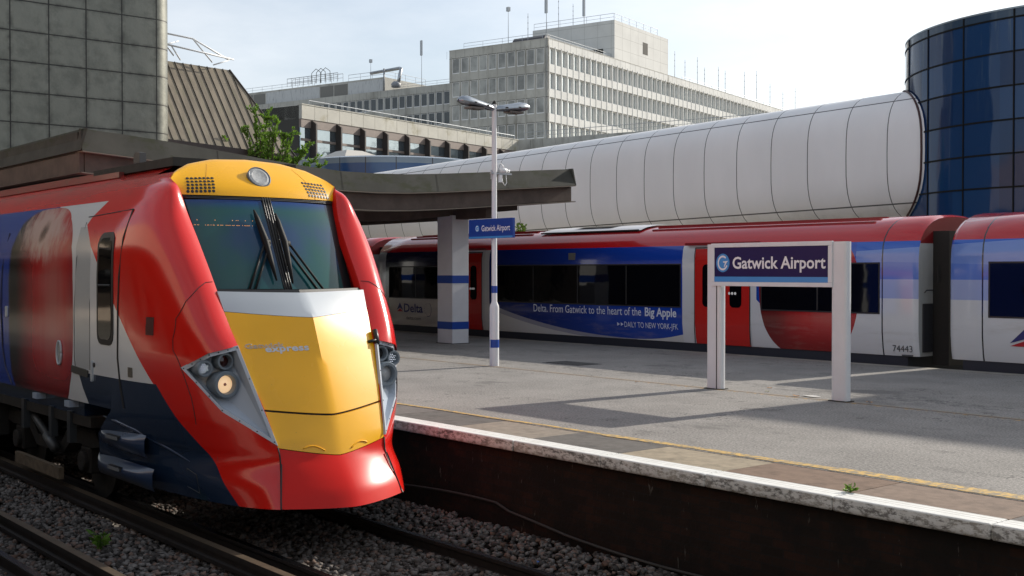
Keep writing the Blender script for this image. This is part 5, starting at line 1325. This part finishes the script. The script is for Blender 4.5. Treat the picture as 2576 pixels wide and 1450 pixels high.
def trilogo(gb,gr,f,x0,x1,z0,z1):
    xm=(x0+x1)/2; h=z1-z0
    gb.add([f(x0,z0+h*.16),f(xm,z0+h*.42),f(x1,z0+h*.16),f(xm,z1)],[(0,1,3),(1,2,3)]); gr.add([f(x0,z0),f(x1,z0),f(xm,z0+h*.33)],[(0,1,2)])
gb=MB(); gr=MB(); trilogo(gb,gr,lo,-28.95,-28.62,.57,.84); put_text(gb,'Delta',lo,-28.58,-27.62,.565,.25,bold=.02,ref='D')
n=18
for k in range(n):
    if k%2==0: a=math.radians(90+k*180/n*1.2-20); gb.add([lo(-27.38+.15*math.cos(a),.66+.16*math.sin(a)),lo(-27.38+.17*math.cos(a+.1),.66+.18*math.sin(a+.1)),lo(-27.38+.15*math.cos(a+.2),.66+.16*math.sin(a+.2))],[(0,1,2)])
P=[]
for k in range(13): a=math.radians(-110+k*14); P.append([lo(-27.38+.17*math.cos(a),.66+.2*math.sin(a)),lo(-27.38+.185*math.cos(a),.66+.215*math.sin(a))])
gb.grid(P); gb.build('logo_blue',M_dnavy,A,recalc=False); gr.build('logo_red',M_dred,A,recalc=False)
# roof hatch unit
g=MB(); P=[]
for u in (-22.95,-19.35): P.append([(u+du,VF-w,z+.05) for w,z,du in ((.98,2.67,-.0),(.8,2.74,.03),(.5,2.80,.1),(0,2.84,.2))])
g.grid(P); hb=g.build('roof_hatch',mat('pale_roof_hatch',(.62,.6,.6),.3),A)
g=MB(); g.add([(-21.9,VF-.72,2.835),(-20.6,VF-.72,2.835),(-20.5,VF-.1,2.90),(-21.8,VF-.1,2.90)],[(0,1,2,3)]); g.build('hatch_grille',M_dark,hb)
g=MB(); g.tube([(-22.9,VF-.99,2.72),(-19.4,VF-.99,2.72)],.02,5); g.build('hatch_edge',M_dark,hb)
g=MB(); g.box((-21.40,VF-1.41,2.03),(-21.17,VF-1.385,2.2)); g.build('door_lamp',mat('grey_side_lamp',(.1,.1,.09),.5),A)
g=MB(); g.box((-11.60,VF-1.20,1.55),(-11.59,VF-1.1,1.85)); g.build('end_fitting',M_dark,A)
g=MB(); g.box((-11.885,VF-1.22,.25),(-11.868,VF-.9,1.15)); g.tube([(-11.86,VF-1.2,1.35),(-11.82,VF-1.2,1.40),(-11.82,VF-.95,1.40)],.012,5); g.build('end_recess',mat('shadowed_recess',(.03,.03,.035),.7),A)
Bc=car2(-11.28,6.9,'right hand car of the far train, white and blue, with triangle logo',[(-10.48,-6.2,.97,1.89),(-2.3,2.3,.97,1.89)],[(-5.6,-4.1),(3,4.5)],0)
gb=MB(); gr=MB(); trilogo(gb,gr,lo,-10.12,-9.55,.46,.78); gb.build('logo_blue',M_dnavy,Bc,recalc=False); gr.build('logo_red',M_dred,Bc,recalc=False)
Cc=car2(-48.9,-30.7,'left hand car of the far train, mostly hidden behind the leading train',[(-37,-31.9,.97,1.89),(-46.5,-41,.97,1.89)],[(-40.2,-38.7)],0)
for c in (A,Bc,Cc):
    for du in (-6.6,6.6): bogie(c.location.x+du,c,VF)
